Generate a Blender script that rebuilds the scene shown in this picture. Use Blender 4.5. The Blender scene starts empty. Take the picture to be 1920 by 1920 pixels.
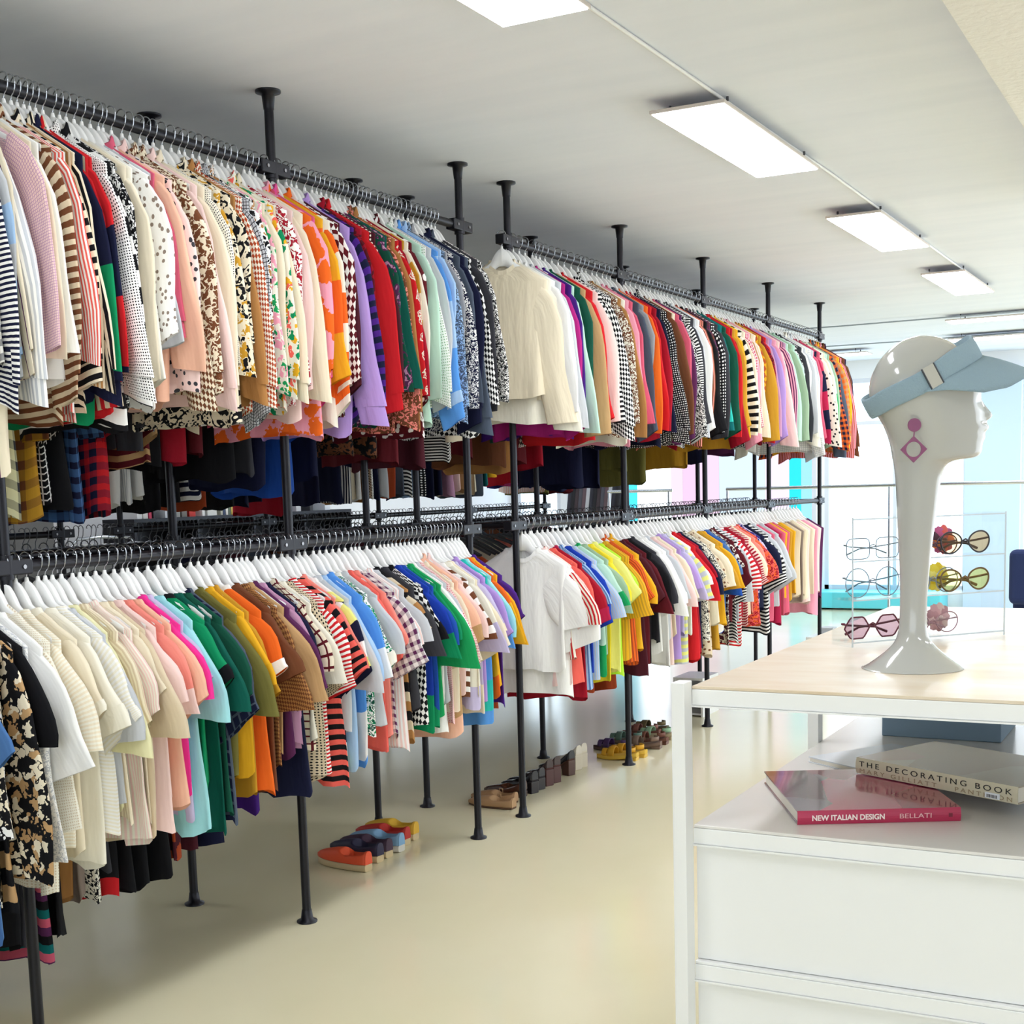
import bpy, math, random
import numpy as np
from mathutils import Vector, Matrix

random.seed(7)
RNG = np.random.RandomState(5)
S = bpy.context.scene
COL = S.collection
PI = math.pi

# ------------------------------------------------------------------ camera
F, CX, CY, YAW, PITCH, ROLL, EYE = 2543.09, 960.0, 1220.53, .4934, .1211, -.0279, 1.5
_f = Vector((-math.sin(YAW), math.cos(YAW), 0)); _r = Vector((math.cos(YAW), math.sin(YAW), 0)); _u = Vector((0, 0, 1))
_f2 = _f * math.cos(PITCH) - _u * math.sin(PITCH); _u2 = _u * math.cos(PITCH) + _f * math.sin(PITCH)
RT = _r * math.cos(ROLL) + _u2 * math.sin(ROLL); UP = _u2 * math.cos(ROLL) - _r * math.sin(ROLL); FW = _f2
cam = bpy.data.cameras.new('camera'); co = bpy.data.objects.new('camera', cam); COL.objects.link(co)
co.matrix_world = Matrix(((RT.x, UP.x, -FW.x, 0), (RT.y, UP.y, -FW.y, 0), (RT.z, UP.z, -FW.z, EYE), (0, 0, 0, 1)))
cam.sensor_width = 36; cam.lens = F / 1920 * 36; cam.shift_y = (CY - 960) / 1920; cam.clip_start = .05
S.camera = co

# ------------------------------------------------------------------ light and exposure
W = bpy.data.worlds.new('sky'); S.world = W; W.use_nodes = True
bg = W.node_tree.nodes['Background']; bg.inputs[0].default_value = (.87, .94, 1.0, 1); bg.inputs[1].default_value = 2.5
S.view_settings.view_transform = 'Standard'; S.view_settings.look = 'None'
S.view_settings.gamma = 1; S.view_settings.use_curve_mapping = False
S.view_settings.exposure = .32
LAMP_STRENGTH = 18.0

def proj(p):
    v = Vector(p) - Vector((0, 0, EYE)); z = v.dot(FW)
    return CX + F * v.dot(RT) / z, CY - F * v.dot(UP) / z, z
def ray(px, py): return FW + RT * ((px - CX) / F) - UP * ((py - CY) / F)
def onz(px, py, z): r = ray(px, py); return Vector((0, 0, EYE)) + r * ((z - EYE) / r.z)
def ony(px, py, y): r = ray(px, py); return Vector((0, 0, EYE)) + r * (y / r.y)
def onx(px, py, x): r = ray(px, py); return Vector((0, 0, EYE)) + r * (x / r.x)
def y_at(px, x, z):
    """depth along a rail at which the line x, z shows at column px"""
    lo, hi = 1.0, 30.0
    for _ in range(50):
        m = (lo + hi) / 2
        if proj((x, m, z))[0] < px: lo = m
        else: hi = m
    return lo

# ------------------------------------------------------------------ materials
def lin(h):
    if not isinstance(h, str): return (*h[:3], 1)
    h = h.lstrip('#'); c = [int(h[i:i + 2], 16) / 255 for i in (0, 2, 4)]
    return tuple((x / 12.92 if x <= .04045 else ((x + .055) / 1.055) ** 2.4) for x in c) + (1,)
def newmat(name):
    m = bpy.data.materials.new(name); m.use_nodes = True
    return m, m.node_tree, m.node_tree.nodes['Principled BSDF']
MC = {}
def mat(name, col, rough=.5, metal=0., spec=.5, bump=0, bscale=60, coat=0, trans=0):
    if name in MC: return MC[name]
    m, t, b = newmat(name); b.inputs['Base Color'].default_value = lin(col)
    b.inputs['Roughness'].default_value = rough; b.inputs['Metallic'].default_value = metal
    b.inputs['Specular IOR Level'].default_value = spec; b.inputs['Coat Weight'].default_value = coat
    b.inputs['Transmission Weight'].default_value = trans
    if bump:
        n = t.nodes.new('ShaderNodeTexNoise'); n.inputs['Scale'].default_value = bscale; n.inputs['Detail'].default_value = 3
        tc = t.nodes.new('ShaderNodeTexCoord'); t.links.new(tc.outputs['Object'], n.inputs['Vector'])
        bp = t.nodes.new('ShaderNodeBump'); bp.inputs['Strength'].default_value = bump; bp.inputs['Distance'].default_value = .01
        t.links.new(n.outputs['Fac'], bp.inputs['Height']); t.links.new(bp.outputs[0], b.inputs['Normal'])
    MC[name] = m; return m
def clear_mat(name, col, gloss=.12, rough=.02):
    """thin clear sheet: tinted see-through with a faint mirror"""
    if name in MC: return MC[name]
    m, t, b = newmat(name); t.nodes.remove(b)
    tr = t.nodes.new('ShaderNodeBsdfTransparent'); tr.inputs[0].default_value = lin(col)
    gl = t.nodes.new('ShaderNodeBsdfGlossy'); gl.inputs['Roughness'].default_value = rough
    fr = t.nodes.new('ShaderNodeLayerWeight'); fr.inputs[0].default_value = gloss
    mx = t.nodes.new('ShaderNodeMixShader'); t.links.new(fr.outputs['Facing'], mx.inputs[0])
    t.links.new(tr.outputs[0], mx.inputs[1]); t.links.new(gl.outputs[0], mx.inputs[2])
    t.links.new(mx.outputs[0], t.nodes['Material Output'].inputs[0])
    MC[name] = m; return m

PAL = dict(white='f6f5f2', ivory='f1ecdc', cream='ece0c6', beige='d9c7aa', tan='c09a6c', camel='b07d48', brown='70432a', rust='b04a26',
    orange='ee6a22', peach='f3bda2', coral='f0675c', salmon='f08d80', pink='f2a3b8', blush='f3d3cd', rose='d9607a', hot_pink='f0389a',
    fuchsia='e85aa8', magenta='b0267c', raspberry='b01f48', red='cf2028', crimson='a3142a', maroon='5e1620', burgundy='4b1a26',
    plum='5c2a56', purple='4a2283', lilac='b394d6', lavender='c9bfe2', mauve='c594b4', navy='161a38', indigo='2b2f7a', blue='1f4fa8',
    royal_blue='1c3fae', sky_blue='5b9be6', light_blue='a6c6ea', denim_blue='4f78b0', slate='4c5666', grey='9c9da2', charcoal='3a3a40',
    black='121216', teal='0c6b6c', turquoise='2fc4b6', aqua='9fdbe0', mint='bfe3d0', sage='9db89a', green='1c9f5a', emerald='0c8f5c',
    dark_green='14513f', bottle_green='0a5a4c', olive='6f6a34', lime='b5e83a', yellow='f4dc35', gold='e9ae24', mustard='c8952c', lemon='eef08a',
    pale_yellow='ece7b8', taupe='8f7f74', silver='c6c9ce')

def mth(t, op, a, b=None):
    n = t.nodes.new('ShaderNodeMath'); n.operation = op
    for i, v in enumerate((a, b)):
        if v is None: continue
        if isinstance(v, (int, float)): n.inputs[i].default_value = v
        else: t.links.new(v, n.inputs[i])
    return n.outputs[0]
def ramp(t, fac, cols, const=True, pos=None):
    n = t.nodes.new('ShaderNodeValToRGB'); e = n.color_ramp.elements
    n.color_ramp.interpolation = 'CONSTANT' if const else 'LINEAR'
    while len(e) < len(cols): e.new(.5)
    for i, c in enumerate(cols):
        e[i].position = pos[i] if pos else (i / len(cols) if const else i / max(1, len(cols) - 1)); e[i].color = c
    t.links.new(fac, n.inputs[0]); return n.outputs[0]
CLOTH = {}
def cloth(cols, pat='s', sc=None):
    K = {'d': 1.5, 'D': 1.35, 'f': 1.6, 'm': 1.2, 'q': 1.6, 'z': 1.35, 'h': 1.3, 'v': 1.4, 'g': 1.4, 'w': 1.3}.get(pat, 1)
    sc = (sc or {'h': 22, 'v': 45, 'g': 26, 'w': 90, 'z': 75, 'd': 75, 'D': 24, 'f': 26, 'm': 13, 'q': 40, 'l': 28, 'b': 4.5}.get(pat, 1)) * K
    key = (tuple(cols), pat, sc)
    if key in CLOTH: return CLOTH[key]
    m, t, b = newmat('cloth ' + ' '.join(cols) + ' ' + pat)
    b.inputs['Roughness'].default_value = .85; b.inputs['Specular IOR Level'].default_value = .2
    C = [lin(PAL[c]) for c in cols]
    c2 = C[1] if len(C) > 1 else C[0]; c3 = C[2] if len(C) > 2 else tuple((x + y) / 2 for x, y in zip(C[0], c2))
    uv = t.nodes.new('ShaderNodeUVMap'); sp = t.nodes.new('ShaderNodeSeparateXYZ'); t.links.new(uv.outputs[0], sp.inputs[0])
    u, v = sp.outputs[0], sp.outputs[1]
    def frac(x, s): return mth(t, 'FRACT', mth(t, 'MULTIPLY', x, s))
    def vor(s, rnd, dist=0):
        n = t.nodes.new('ShaderNodeTexVoronoi'); n.voronoi_dimensions = '2D'; n.inputs['Scale'].default_value = s
        n.inputs['Randomness'].default_value = rnd; src = uv.outputs[0]
        if dist:
            no = t.nodes.new('ShaderNodeTexNoise'); no.inputs['Scale'].default_value = 45; t.links.new(src, no.inputs['Vector'])
            vm = t.nodes.new('ShaderNodeMixRGB'); vm.inputs[0].default_value = dist; vm.blend_type = 'LINEAR_LIGHT'
            t.links.new(src, vm.inputs[1]); t.links.new(no.outputs['Color'], vm.inputs[2]); src = vm.outputs[0]
        t.links.new(src, n.inputs['Vector']); return n
    def noise(s, d=1, x=1.5):
        n = t.nodes.new('ShaderNodeTexNoise'); n.inputs['Scale'].default_value = s; n.inputs['Detail'].default_value = d
        n.inputs['Distortion'].default_value = x; t.links.new(uv.outputs[0], n.inputs['Vector']); return n.outputs['Fac']
    out = None
    if pat == 's' or len(C) == 1: b.inputs['Base Color'].default_value = C[0]
    elif pat == 'h': out = ramp(t, frac(v, sc or 22), C)
    elif pat == 'v': out = ramp(t, frac(u, sc or 45), C)
    elif pat == 'l': out = ramp(t, frac(u, sc or 28), [C[0], c2], pos=[0, .86])
    elif pat == 'b': out = ramp(t, frac(v, sc or 4.5), C)
    elif pat == 'g':
        f = mth(t, 'ADD', mth(t, 'LESS_THAN', frac(u, sc or 26), .45), mth(t, 'LESS_THAN', frac(v, sc or 26), .45))
        out = ramp(t, mth(t, 'MULTIPLY', f, .5), [C[0], c3, c2], pos=[0, .3, .8])
    elif pat == 'w':
        f = mth(t, 'MAXIMUM', mth(t, 'LESS_THAN', frac(u, sc or 90), .22), mth(t, 'LESS_THAN', frac(v, sc or 90), .22))
        out = ramp(t, f, [C[0], c2], pos=[0, .5])
    elif pat == 'z':
        r = t.nodes.new('ShaderNodeMapping'); r.inputs['Rotation'].default_value = (0, 0, .6); r.inputs['Scale'].default_value = (1, .6, 1)
        t.links.new(uv.outputs[0], r.inputs[0]); k = t.nodes.new('ShaderNodeTexChecker'); k.inputs['Scale'].default_value = sc or 75
        k.inputs[1].default_value = C[0]; k.inputs[2].default_value = c2; t.links.new(r.outputs[0], k.inputs[0]); out = k.outputs[0]
    elif pat in 'dD':
        n = vor(sc or (75 if pat == 'd' else 24), 0.15 if pat == 'd' else 1.)
        f = mth(t, 'LESS_THAN', n.outputs['Distance'], .27 if pat == 'd' else .2); out = ramp(t, f, [C[0], c2], pos=[0, .5])
    elif pat == 'f':
        n = vor(sc or 26, 1., .03); cs = t.nodes.new('ShaderNodeSeparateXYZ'); t.links.new(n.outputs['Color'], cs.inputs[0])
        pr = ramp(t, cs.outputs[0], C[1:] or C)
        f = mth(t, 'LESS_THAN', n.outputs['Distance'], .42); mx = t.nodes.new('ShaderNodeMixRGB')
        t.links.new(f, mx.inputs[0]); mx.inputs[1].default_value = C[0]; t.links.new(pr, mx.inputs[2]); out = mx.outputs[0]
    elif pat == 'm':
        n = vor(sc or 13, .0, .02); d = n.outputs['Distance']
        f = mth(t, 'MULTIPLY', mth(t, 'LESS_THAN', d, .36), mth(t, 'GREATER_THAN', mth(t, 'FRACT', mth(t, 'MULTIPLY', d, 9)), .4))
        out = ramp(t, f, [C[0], c2], pos=[0, .5])
    else: out = ramp(t, noise(sc or 40), C if len(C) < 3 else [C[0], c2, c3], pos=[0, .52, .62][:len(C)])
    if out is not None: t.links.new(out, b.inputs['Base Color'])
    mp = t.nodes.new('ShaderNodeMapping'); mp.inputs['Scale'].default_value = (16, 3.5, 1); t.links.new(uv.outputs[0], mp.inputs[0])
    n = t.nodes.new('ShaderNodeTexNoise'); n.inputs['Scale'].default_value = 1; n.inputs['Detail'].default_value = 3; t.links.new(mp.outputs[0], n.inputs['Vector'])
    bp = t.nodes.new('ShaderNodeBump'); bp.inputs['Strength'].default_value = .35; bp.inputs['Distance'].default_value = .03
    t.links.new(n.outputs['Fac'], bp.inputs['Height']); t.links.new(bp.outputs[0], b.inputs['Normal'])
    CLOTH[key] = m; return m

# ------------------------------------------------------------------ object helpers
def tag(o, label=None, cat=None, group=None, kind=None):
    if label: o['label'] = label
    if cat: o['category'] = cat
    if group: o['group'] = group
    if kind: o['kind'] = kind
    return o
def link(name, me, m=None, parent=None, loc=(0, 0, 0), rz=0):
    o = bpy.data.objects.new(name, me); COL.objects.link(o); o.location = loc; o.rotation_euler.z = rz
    if m is not None and me is not None:
        if not me.materials: me.materials.append(m)
        elif me.materials[0] != m:
            o.material_slots[0].link = 'OBJECT'; o.material_slots[0].material = m
    if parent: o.parent = parent
    return o
def empty(name, loc=(0, 0, 0), rz=0): return link(name, None, None, None, loc, rz)

class MB:
    """collects simple shapes into one mesh"""
    def __init__(s): s.v = []; s.f = []; s.sm = []; s.mi = []; s.cur = 0
    def add(s, vs, fs, smooth=False):
        k = len(s.v); s.v += [tuple(p) for p in vs]; s.f += [tuple(i + k for i in f) for f in fs]; s.sm += [smooth] * len(fs); s.mi += [s.cur] * len(fs); return s
    def box(s, x0, y0, z0, x1, y1, z1, M=None):
        vs = [(x, y, z) for z in (z0, z1) for y in (y0, y1) for x in (x0, x1)]
        if M is not None: vs = [tuple(M @ Vector(p)) for p in vs]
        return s.add(vs, [(0, 2, 3, 1), (4, 5, 7, 6), (0, 1, 5, 4), (2, 6, 7, 3), (0, 4, 6, 2), (1, 3, 7, 5)])
    def tube(s, pts, r, n=8, closed=False, caps=True):
        P = [Vector(p) for p in pts]; L = len(P); rr = r if hasattr(r, '__len__') else [r] * L
        vs = []; ref = None
        for i in range(L):
            d = (P[(i + 1) % L] - P[i - 1]) if closed else (P[min(i + 1, L - 1)] - P[max(i - 1, 0)])
            d.normalize()
            if ref is None: ref = d.orthogonal()
            ref = (ref - d * ref.dot(d)).normalized(); q = d.cross(ref)
            vs += [P[i] + (ref * math.cos(a) + q * math.sin(a)) * rr[i] for a in (2 * PI * k / n for k in range(n))]
        fs = []
        for i in range(L if closed else L - 1):
            a, b = i * n, ((i + 1) % L) * n
            fs += [(a + k, a + (k + 1) % n, b + (k + 1) % n, b + k) for k in range(n)]
        s.add(vs, fs, True)
        if caps and not closed: s.add(vs[:n], [tuple(range(n))[::-1]]); s.add(vs[-n:], [tuple(range(n))])
        return s
    def lathe(s, prof, c=(0, 0, 0), n=20, smooth=True):
        vs = []
        for r, z in prof: vs += [(c[0] + r * math.cos(2 * PI * k / n), c[1] + r * math.sin(2 * PI * k / n), c[2] + z) for k in range(n)]
        fs = [(i * n + k, i * n + (k + 1) % n, (i + 1) * n + (k + 1) % n, (i + 1) * n + k) for i in range(len(prof) - 1) for k in range(n)]
        return s.add(vs, fs, smooth)
    def prism(s, outline, y0, y1):
        """outline in x, z pushed from y0 to y1"""
        n = len(outline); vs = [(x, y0, z) for x, z in outline] + [(x, y1, z) for x, z in outline]
        return s.add(vs, [tuple(range(n)), tuple(range(2 * n - 1, n - 1, -1))] + [(i, i + n, (i + 1) % n + n, (i + 1) % n) for i in range(n)])
    def grid(s, rows, smooth=True, wrap=False):
        n = len(rows[0]); vs = [p for r in rows for p in r]
        fs = [(i * n + k, i * n + (k + 1) % n, (i + 1) * n + (k + 1) % n, (i + 1) * n + k) for i in range(len(rows) - 1) for k in range(n if wrap else n - 1)]
        return s.add(vs, fs, smooth)
    def mesh(s, name):
        me = bpy.data.meshes.new(name); me.from_pydata(s.v, [], s.f); me.polygons.foreach_set('use_smooth', s.sm)
        me.polygons.foreach_set('material_index', s.mi); me.update(); return me
    def build(s, name, m, parent=None, loc=(0, 0, 0), rz=0, bevel=0, seg=2, weld=False):
        me = s.mesh(name); o = link(name, me, m if not isinstance(m, list) else None, parent, loc, rz)
        if isinstance(m, list):
            for x in m: me.materials.append(x)
        if weld: w = o.modifiers.new('weld', 'WELD'); w.merge_threshold = 1e-5
        if bevel:
            b = o.modifiers.new('bevel', 'BEVEL'); b.width = bevel; b.segments = seg; b.limit_method = 'ANGLE'
        return o

def loft(name, R, cap_end=False):
    """R: rings x points x 3, closed around; UV in metres around and along"""
    n, m, _ = R.shape
    me = bpy.data.meshes.new(name); me.vertices.add(n * m); me.vertices.foreach_set('co', R.reshape(-1).astype(np.float32))
    i, j = np.meshgrid(np.arange(n - 1), np.arange(m), indexing='ij'); j2 = (j + 1) % m
    q = np.stack([i * m + j, (i + 1) * m + j, (i + 1) * m + j2, i * m + j2], -1).reshape(-1, 4)
    nf = len(q); me.loops.add(nf * 4); me.loops.foreach_set('vertex_index', q.reshape(-1).astype(np.int32))
    me.polygons.add(nf); me.polygons.foreach_set('loop_start', np.arange(0, nf * 4, 4, dtype=np.int32))
    me.polygons.foreach_set('loop_total', np.full(nf, 4, np.int32))
    seg = np.linalg.norm(np.roll(R, -1, 1) - R, axis=2); U = np.concatenate([np.zeros((n, 1)), np.cumsum(seg, 1)], 1)
    U = np.broadcast_to(U[n // 2], U.shape)
    dv = np.linalg.norm(np.diff(R, axis=0), axis=2).mean(1); V = np.concatenate([[0], np.cumsum(dv)])
    u = np.stack([U[i, j], U[i + 1, j], U[i + 1, j + 1], U[i, j + 1]], -1); v = np.stack([V[i], V[i + 1], V[i + 1], V[i]], -1)
    ul = me.uv_layers.new(name='UVMap'); ul.data.foreach_set('uv', np.stack([u, v], -1).reshape(-1).astype(np.float32))
    me.polygons.foreach_set('use_smooth', np.ones(nf, bool)); me.update(); me.validate()
    return me

# ------------------------------------------------------------------ setting
H = 2.8025; XF, XB = -2.845, -3.358; ZU, ZL = 2.556, 1.324
FARY = 15.7; XW = -8.4
M_black = mat('black steel', '24242a', .38, .6); M_screw = mat('screw', '8d8d90', .3, 1)
M_white = mat('white paint', 'eeeeee', .45); M_chrome = mat('chrome', 'c9ced6', .18, 1)

def floor_mat():
    m, t, b = newmat('resin floor'); n = t.nodes.new('ShaderNodeTexNoise'); n.inputs['Scale'].default_value = .9; n.inputs['Detail'].default_value = 4
    tc = t.nodes.new('ShaderNodeTexCoord'); t.links.new(tc.outputs['Object'], n.inputs['Vector'])
    o = ramp(t, n.outputs['Fac'], [lin('e6deba'), lin('ece4c4')], False, [.35, .65]); t.links.new(o, b.inputs['Base Color'])
    b.inputs['Roughness'].default_value = .17; b.inputs['Specular IOR Level'].default_value = .5
    n2 = t.nodes.new('ShaderNodeTexNoise'); n2.inputs['Scale'].default_value = 5; t.links.new(tc.outputs['Object'], n2.inputs['Vector'])
    bp = t.nodes.new('ShaderNodeBump'); bp.inputs['Strength'].default_value = .06; t.links.new(n2.outputs['Fac'], bp.inputs['Height']); t.links.new(bp.outputs[0], b.inputs['Normal'])
    return m
def ceil_mat():
    m, t, b = newmat('painted concrete'); tc = t.nodes.new('ShaderNodeTexCoord'); mp = t.nodes.new('ShaderNodeMapping')
    mp.inputs['Scale'].default_value = (.7, 4, 1); t.links.new(tc.outputs['Object'], mp.inputs[0])
    n = t.nodes.new('ShaderNodeTexNoise'); n.inputs['Scale'].default_value = 1.6; n.inputs['Detail'].default_value = 5; t.links.new(mp.outputs[0], n.inputs['Vector'])
    o = ramp(t, n.outputs['Fac'], [lin('e8edf7'), lin('eef2fb')], False, [.3, .7]); t.links.new(o, b.inputs['Base Color']); b.inputs['Roughness'].default_value = .9
    bp = t.nodes.new('ShaderNodeBump'); bp.inputs['Strength'].default_value = .10; bp.inputs['Distance'].default_value = .02
    t.links.new(n.outputs['Fac'], bp.inputs['Height']); t.links.new(bp.outputs[0], b.inputs['Normal']); return m
tag(MB().box(XW - .2, -3, -.1, 4, FARY + .2, 0).build('floor', floor_mat()), kind='structure')
tag(MB().box(XW - .2, -3, H, 4, FARY + .2, H + .15).build('ceiling', ceil_mat()), kind='structure')
M_wall = mat('white wall', 'e6e8ec', .8, bump=.1)
tag(MB().box(XW - .2, -3, 0, XW, FARY + .2, H).build('wall_left', M_wall), kind='structure')
wb = MB().box(XW, -3.2, 0, -2.2, -3, H).box(3.6, -3.2, 0, 4, -3, H).box(-2.2, -3.2, 0, 3.6, -3, .75).box(-2.2, -3.2, 2.6, 3.6, -3, H)  # unseen wall added to limit fill light; opening sized to admit some
tag(wb.build('wall_back', M_wall), kind='structure')
tag(MB().box(4, -3.2, 0, 4.2, 5.5, H).build('wall_right', M_wall), kind='structure')  # unseen wall added to cut side fill light; left open farther along
M_beam = mat('cream render', 'f0eeea', .95, bump=.6, bscale=35)
tag(MB().box(-.655, -3, 2.6, .6, 7.2, H).build('beam_ceiling', M_beam), kind='structure')

# far wall: piers, sill, head, with window openings between
HEAD, SILL = 2.6, .20
M_blue = mat('pale blue paint', 'cfe6ff', .7); M_frame = mat('window frame', 'dfe4ee', .5)
def wx(px): return ony(px, 900, FARY).x
wins = [(XW + .1, wx(1050), 'l'), (wx(1062), wx(1530), 't'), (wx(1546), wx(1815), 'w'), (wx(1912), 1.2, 'w'), (1.5, 3.9, 'w')]
fw = MB(); fw.box(XW, FARY, 0, 4, FARY + .2, SILL); fw.box(XW, FARY, HEAD, 4, FARY + .2, H)
edges = [XW] + [e for a, b, _ in wins for e in (a, b)] + [4]
for k in range(0, len(edges), 2): fw.box(edges[k], FARY, SILL, edges[k + 1], FARY + .2, HEAD)
tag(fw.build('wall_far', mat('far wall', 'f6f9fd', .8)), kind='structure')
tag(MB().box(wx(1815) - .02, FARY - .12, 0, wx(1912) + .02, FARY, HEAD).build('pillar_far', M_blue), kind='structure')
tints = [('pink', 'cebcc7', 1062, 1138), ('cyan', '7cc9d6', 1138, 1192), ('clear', 'ffffff', 1192, 1256), ('pink', 'd1c4cb', 1256, 1278), ('pink', 'cebcc7', 1278, 1306), ('pink', 'd0c0c9', 1306, 1346),
         ('clear', 'c5cbd1', 1346, 1432), ('pink', 'd2c8d2', 1432, 1478), ('cyan', '65c7cf', 1478, 1500), ('blue', 'abc7d4', 1500, 1530)]
for k, (a, b, c) in enumerate(wins):
    wr = empty('window_%d' % (k + 1), ((a + b) / 2, FARY, SILL)); tag(wr, kind='structure'); ox = (a + b) / 2
    fr = MB(); w = (b - a) / 2; hh = HEAD - SILL
    for x in (-w, w - .05): fr.box(x, 0, 0, x + .05, .1, hh)
    fr.box(-w, 0, 0, w, .1, .05); fr.box(-w, 0, hh - .05, w, .1, hh); fr.box(-w, .02, hh - .52, w, .08, hh - .48)
    nm = max(1, round((b - a) / .9))
    if c == 'w':
        for q in range(1, nm): x = -w + (b - a) * q / nm; fr.box(x - .02, .02, 0, x + .02, .08, hh)
    fr.build('window_frame', M_frame, wr)
    if c == 't':
        for nm2, hx, p0, p1 in tints:
            MB().box(wx(p0) - ox, .04, .05, wx(p1) - ox, .046, hh - .05).build('window_pane', clear_mat('tint ' + hx, hx, .02), wr)
    else: MB().box(-w, .04, .05, w, .046, hh - .05).build('window_pane', clear_mat('clear pane', 'f4fbff', .02), wr)
tag(MB().box(wx(1440), FARY - .45, .02, wx(1780), FARY - .01, SILL).build('window_sill', mat('turquoise sill', '63dcec', .4), bevel=.01), kind='structure')

# ------------------------------------------------------------------ ceiling lamps
def emit(name, col, s):
    m, t, b = newmat(name); b.inputs['Base Color'].default_value = (0, 0, 0, 1); b.inputs['Emission Color'].default_value = lin(col); b.inputs['Emission Strength'].default_value = s; return m
M_lamp = emit('lamp diffuser', 'f5f8ff', LAMP_STRENGTH); M_rim = mat('lamp rim', 'd8cfc8', .5); M_wire = mat('wire', '5a5a60', .4, .6)
def lamp(x, y, label, along='y'):
    w, l = (.135, .585) if along == 'y' else (.585, .135)
    r = empty('ceiling_lamp', (x, y, H - .05)); tag(r, label, 'ceiling lamp', 'flat panel ceiling lamps')
    f = MB(); f.box(-w, -l, 0, w, l, .012); f.build('lamp_frame', M_rim, r, bevel=.002)
    MB().box(-w + .008, -l + .008, -.003, w - .008, l - .008, 0).build('diffuser', M_lamp, r)
    for sx in (-1, 1):
        for sy in (-1, 1):
            px, py = sx * (w - .03 if along == 'y' else w - .12), sy * (l - .12 if along == 'y' else l - .03)
            MB().tube([(px, py, .012), (px, py, .05)], .0016, 6).tube([(px, py, .036), (px, py, .05)], .005, 8).build('suspension_wire', M_wire, r)
for y, lb in ((.6, 'white lit ceiling panel lamp overhead before the one cut by the top edge'), (2.87, 'white lit ceiling panel lamp cut off by the top edge of the photo'), (5.1, 'largest whole white lit panel lamp, above the near end of the far rack'),
              (7.35, 'middle sized white lit panel lamp between the largest and the smallest of the row'), (9.6, 'smallest white lit panel lamp of the row, above the visor')):
    lamp(-1.70, y, lb)
lamp(-1.62, 11.95, 'crosswise white panel lamp near the end windows', 'x')
lamp(-1.9, 13.6, 'faint crosswise white panel lamp beside the blue pillar top', 'x')
lamp(-4.0, 14.3, 'faint crosswise white panel lamp above the window by the rack end', 'x')
for y in (3.0, 6.0, 9.0, 12.0): lamp(-6.9, y, 'added unseen panel lamp behind the racks, brightening the wall')  # unseen row added to brighten the wall behind the racks
for y in (1.5, 4.0, 6.5, 9.0): lamp(1.6, y, 'added unseen panel lamp beyond the ceiling beam for room light')  # row added out of view for general room light
tag(MB().tube([(-1.62, 2.9, H - .008), (-1.60, 6, H - .008), (-1.62, 9.4, H - .008)], .006, 8).build('power_cable', M_white), 'thin white cable clipped to the ceiling linking the panel lamps', 'cable')
for y, z, lb in ((11.75, H - .02, 'thin grey cable across the ceiling to the crosswise lamp'), (13.5, H - .02, 'thin grey cable across the ceiling closest to the end windows')):
    tag(MB().tube([(-6.4, y - .1, z), (-3, y, z - .01), (.5, y, z)], .006, 6).build('power_cable', mat('grey cable', '9aa4ae', .6)), lb, 'cable')

# ------------------------------------------------------------------ pole racks
def pole(parent, x, y, clamps):
    p = MB().tube([(x, y, .01), (x, y, H - .01)], .0155, 14).build('pole', M_black, parent)
    MB().lathe([(.036, 0), (.036, .006), (.022, .012), (.017, .045)], (x, y, 0), 18).build('floor_flange', M_black, p)
    MB().lathe([(.017, -.06), (.022, -.012), (.042, -.007), (.042, 0)], (x, y, H), 18).build('ceiling_flange', M_black, p)
    for z in clamps:
        c = MB().tube([(x, y, z - .032), (x, y, z + .032)], .022, 12)
        c.box(x - .021, y - .075, z - .021, x + .021, y + .075, z + .021).build('clamp', M_black, p, bevel=.004)
        for q in (-.045, .045): MB().tube([(x + .02, y + q, z), (x + .024, y + q, z)], .006, 8).build('clamp_screw', M_screw, p)
def rack(label, xf, xb, ys, back=True):
    r = empty('clothes_rack', (0, 0, 0)); tag(r, label, 'clothes rack', 'black pole clothes racks')
    for x in ((xf, xb) if back else (xf,)):
        for y in ys: pole(r, x, y, (ZL, ZU))
        for z in (ZL, ZU): MB().tube([(x, ys[0], z), (x, ys[-1], z)], .0165, 12).build('rail', M_black, r)
    if back:
        for y in (ys[0], ys[-1]): MB().tube([(xf, y, ZL), (xb, y, ZL)], .014, 10).build('cross_bar', M_black, r)
    return r
YS1 = [1.28, 2.505, 3.7155, 4.94]; YS2 = [5.355, 6.577, 7.80, 9.06, 10.33]
rack('near black pipe rack of two tiers fixed from floor to ceiling', XF, XB, YS1)
rack('far black pipe rack of two tiers ending by the windows', XF, XB, YS2)
BX = -5.2
rack('black pipe rack behind the near one, seen between its tiers', BX, BX - .51, [3.72, 4.94], False)
rack('black pipe rack behind the far one, full of long shirts', BX, BX - .51, YS2, False)

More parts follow.
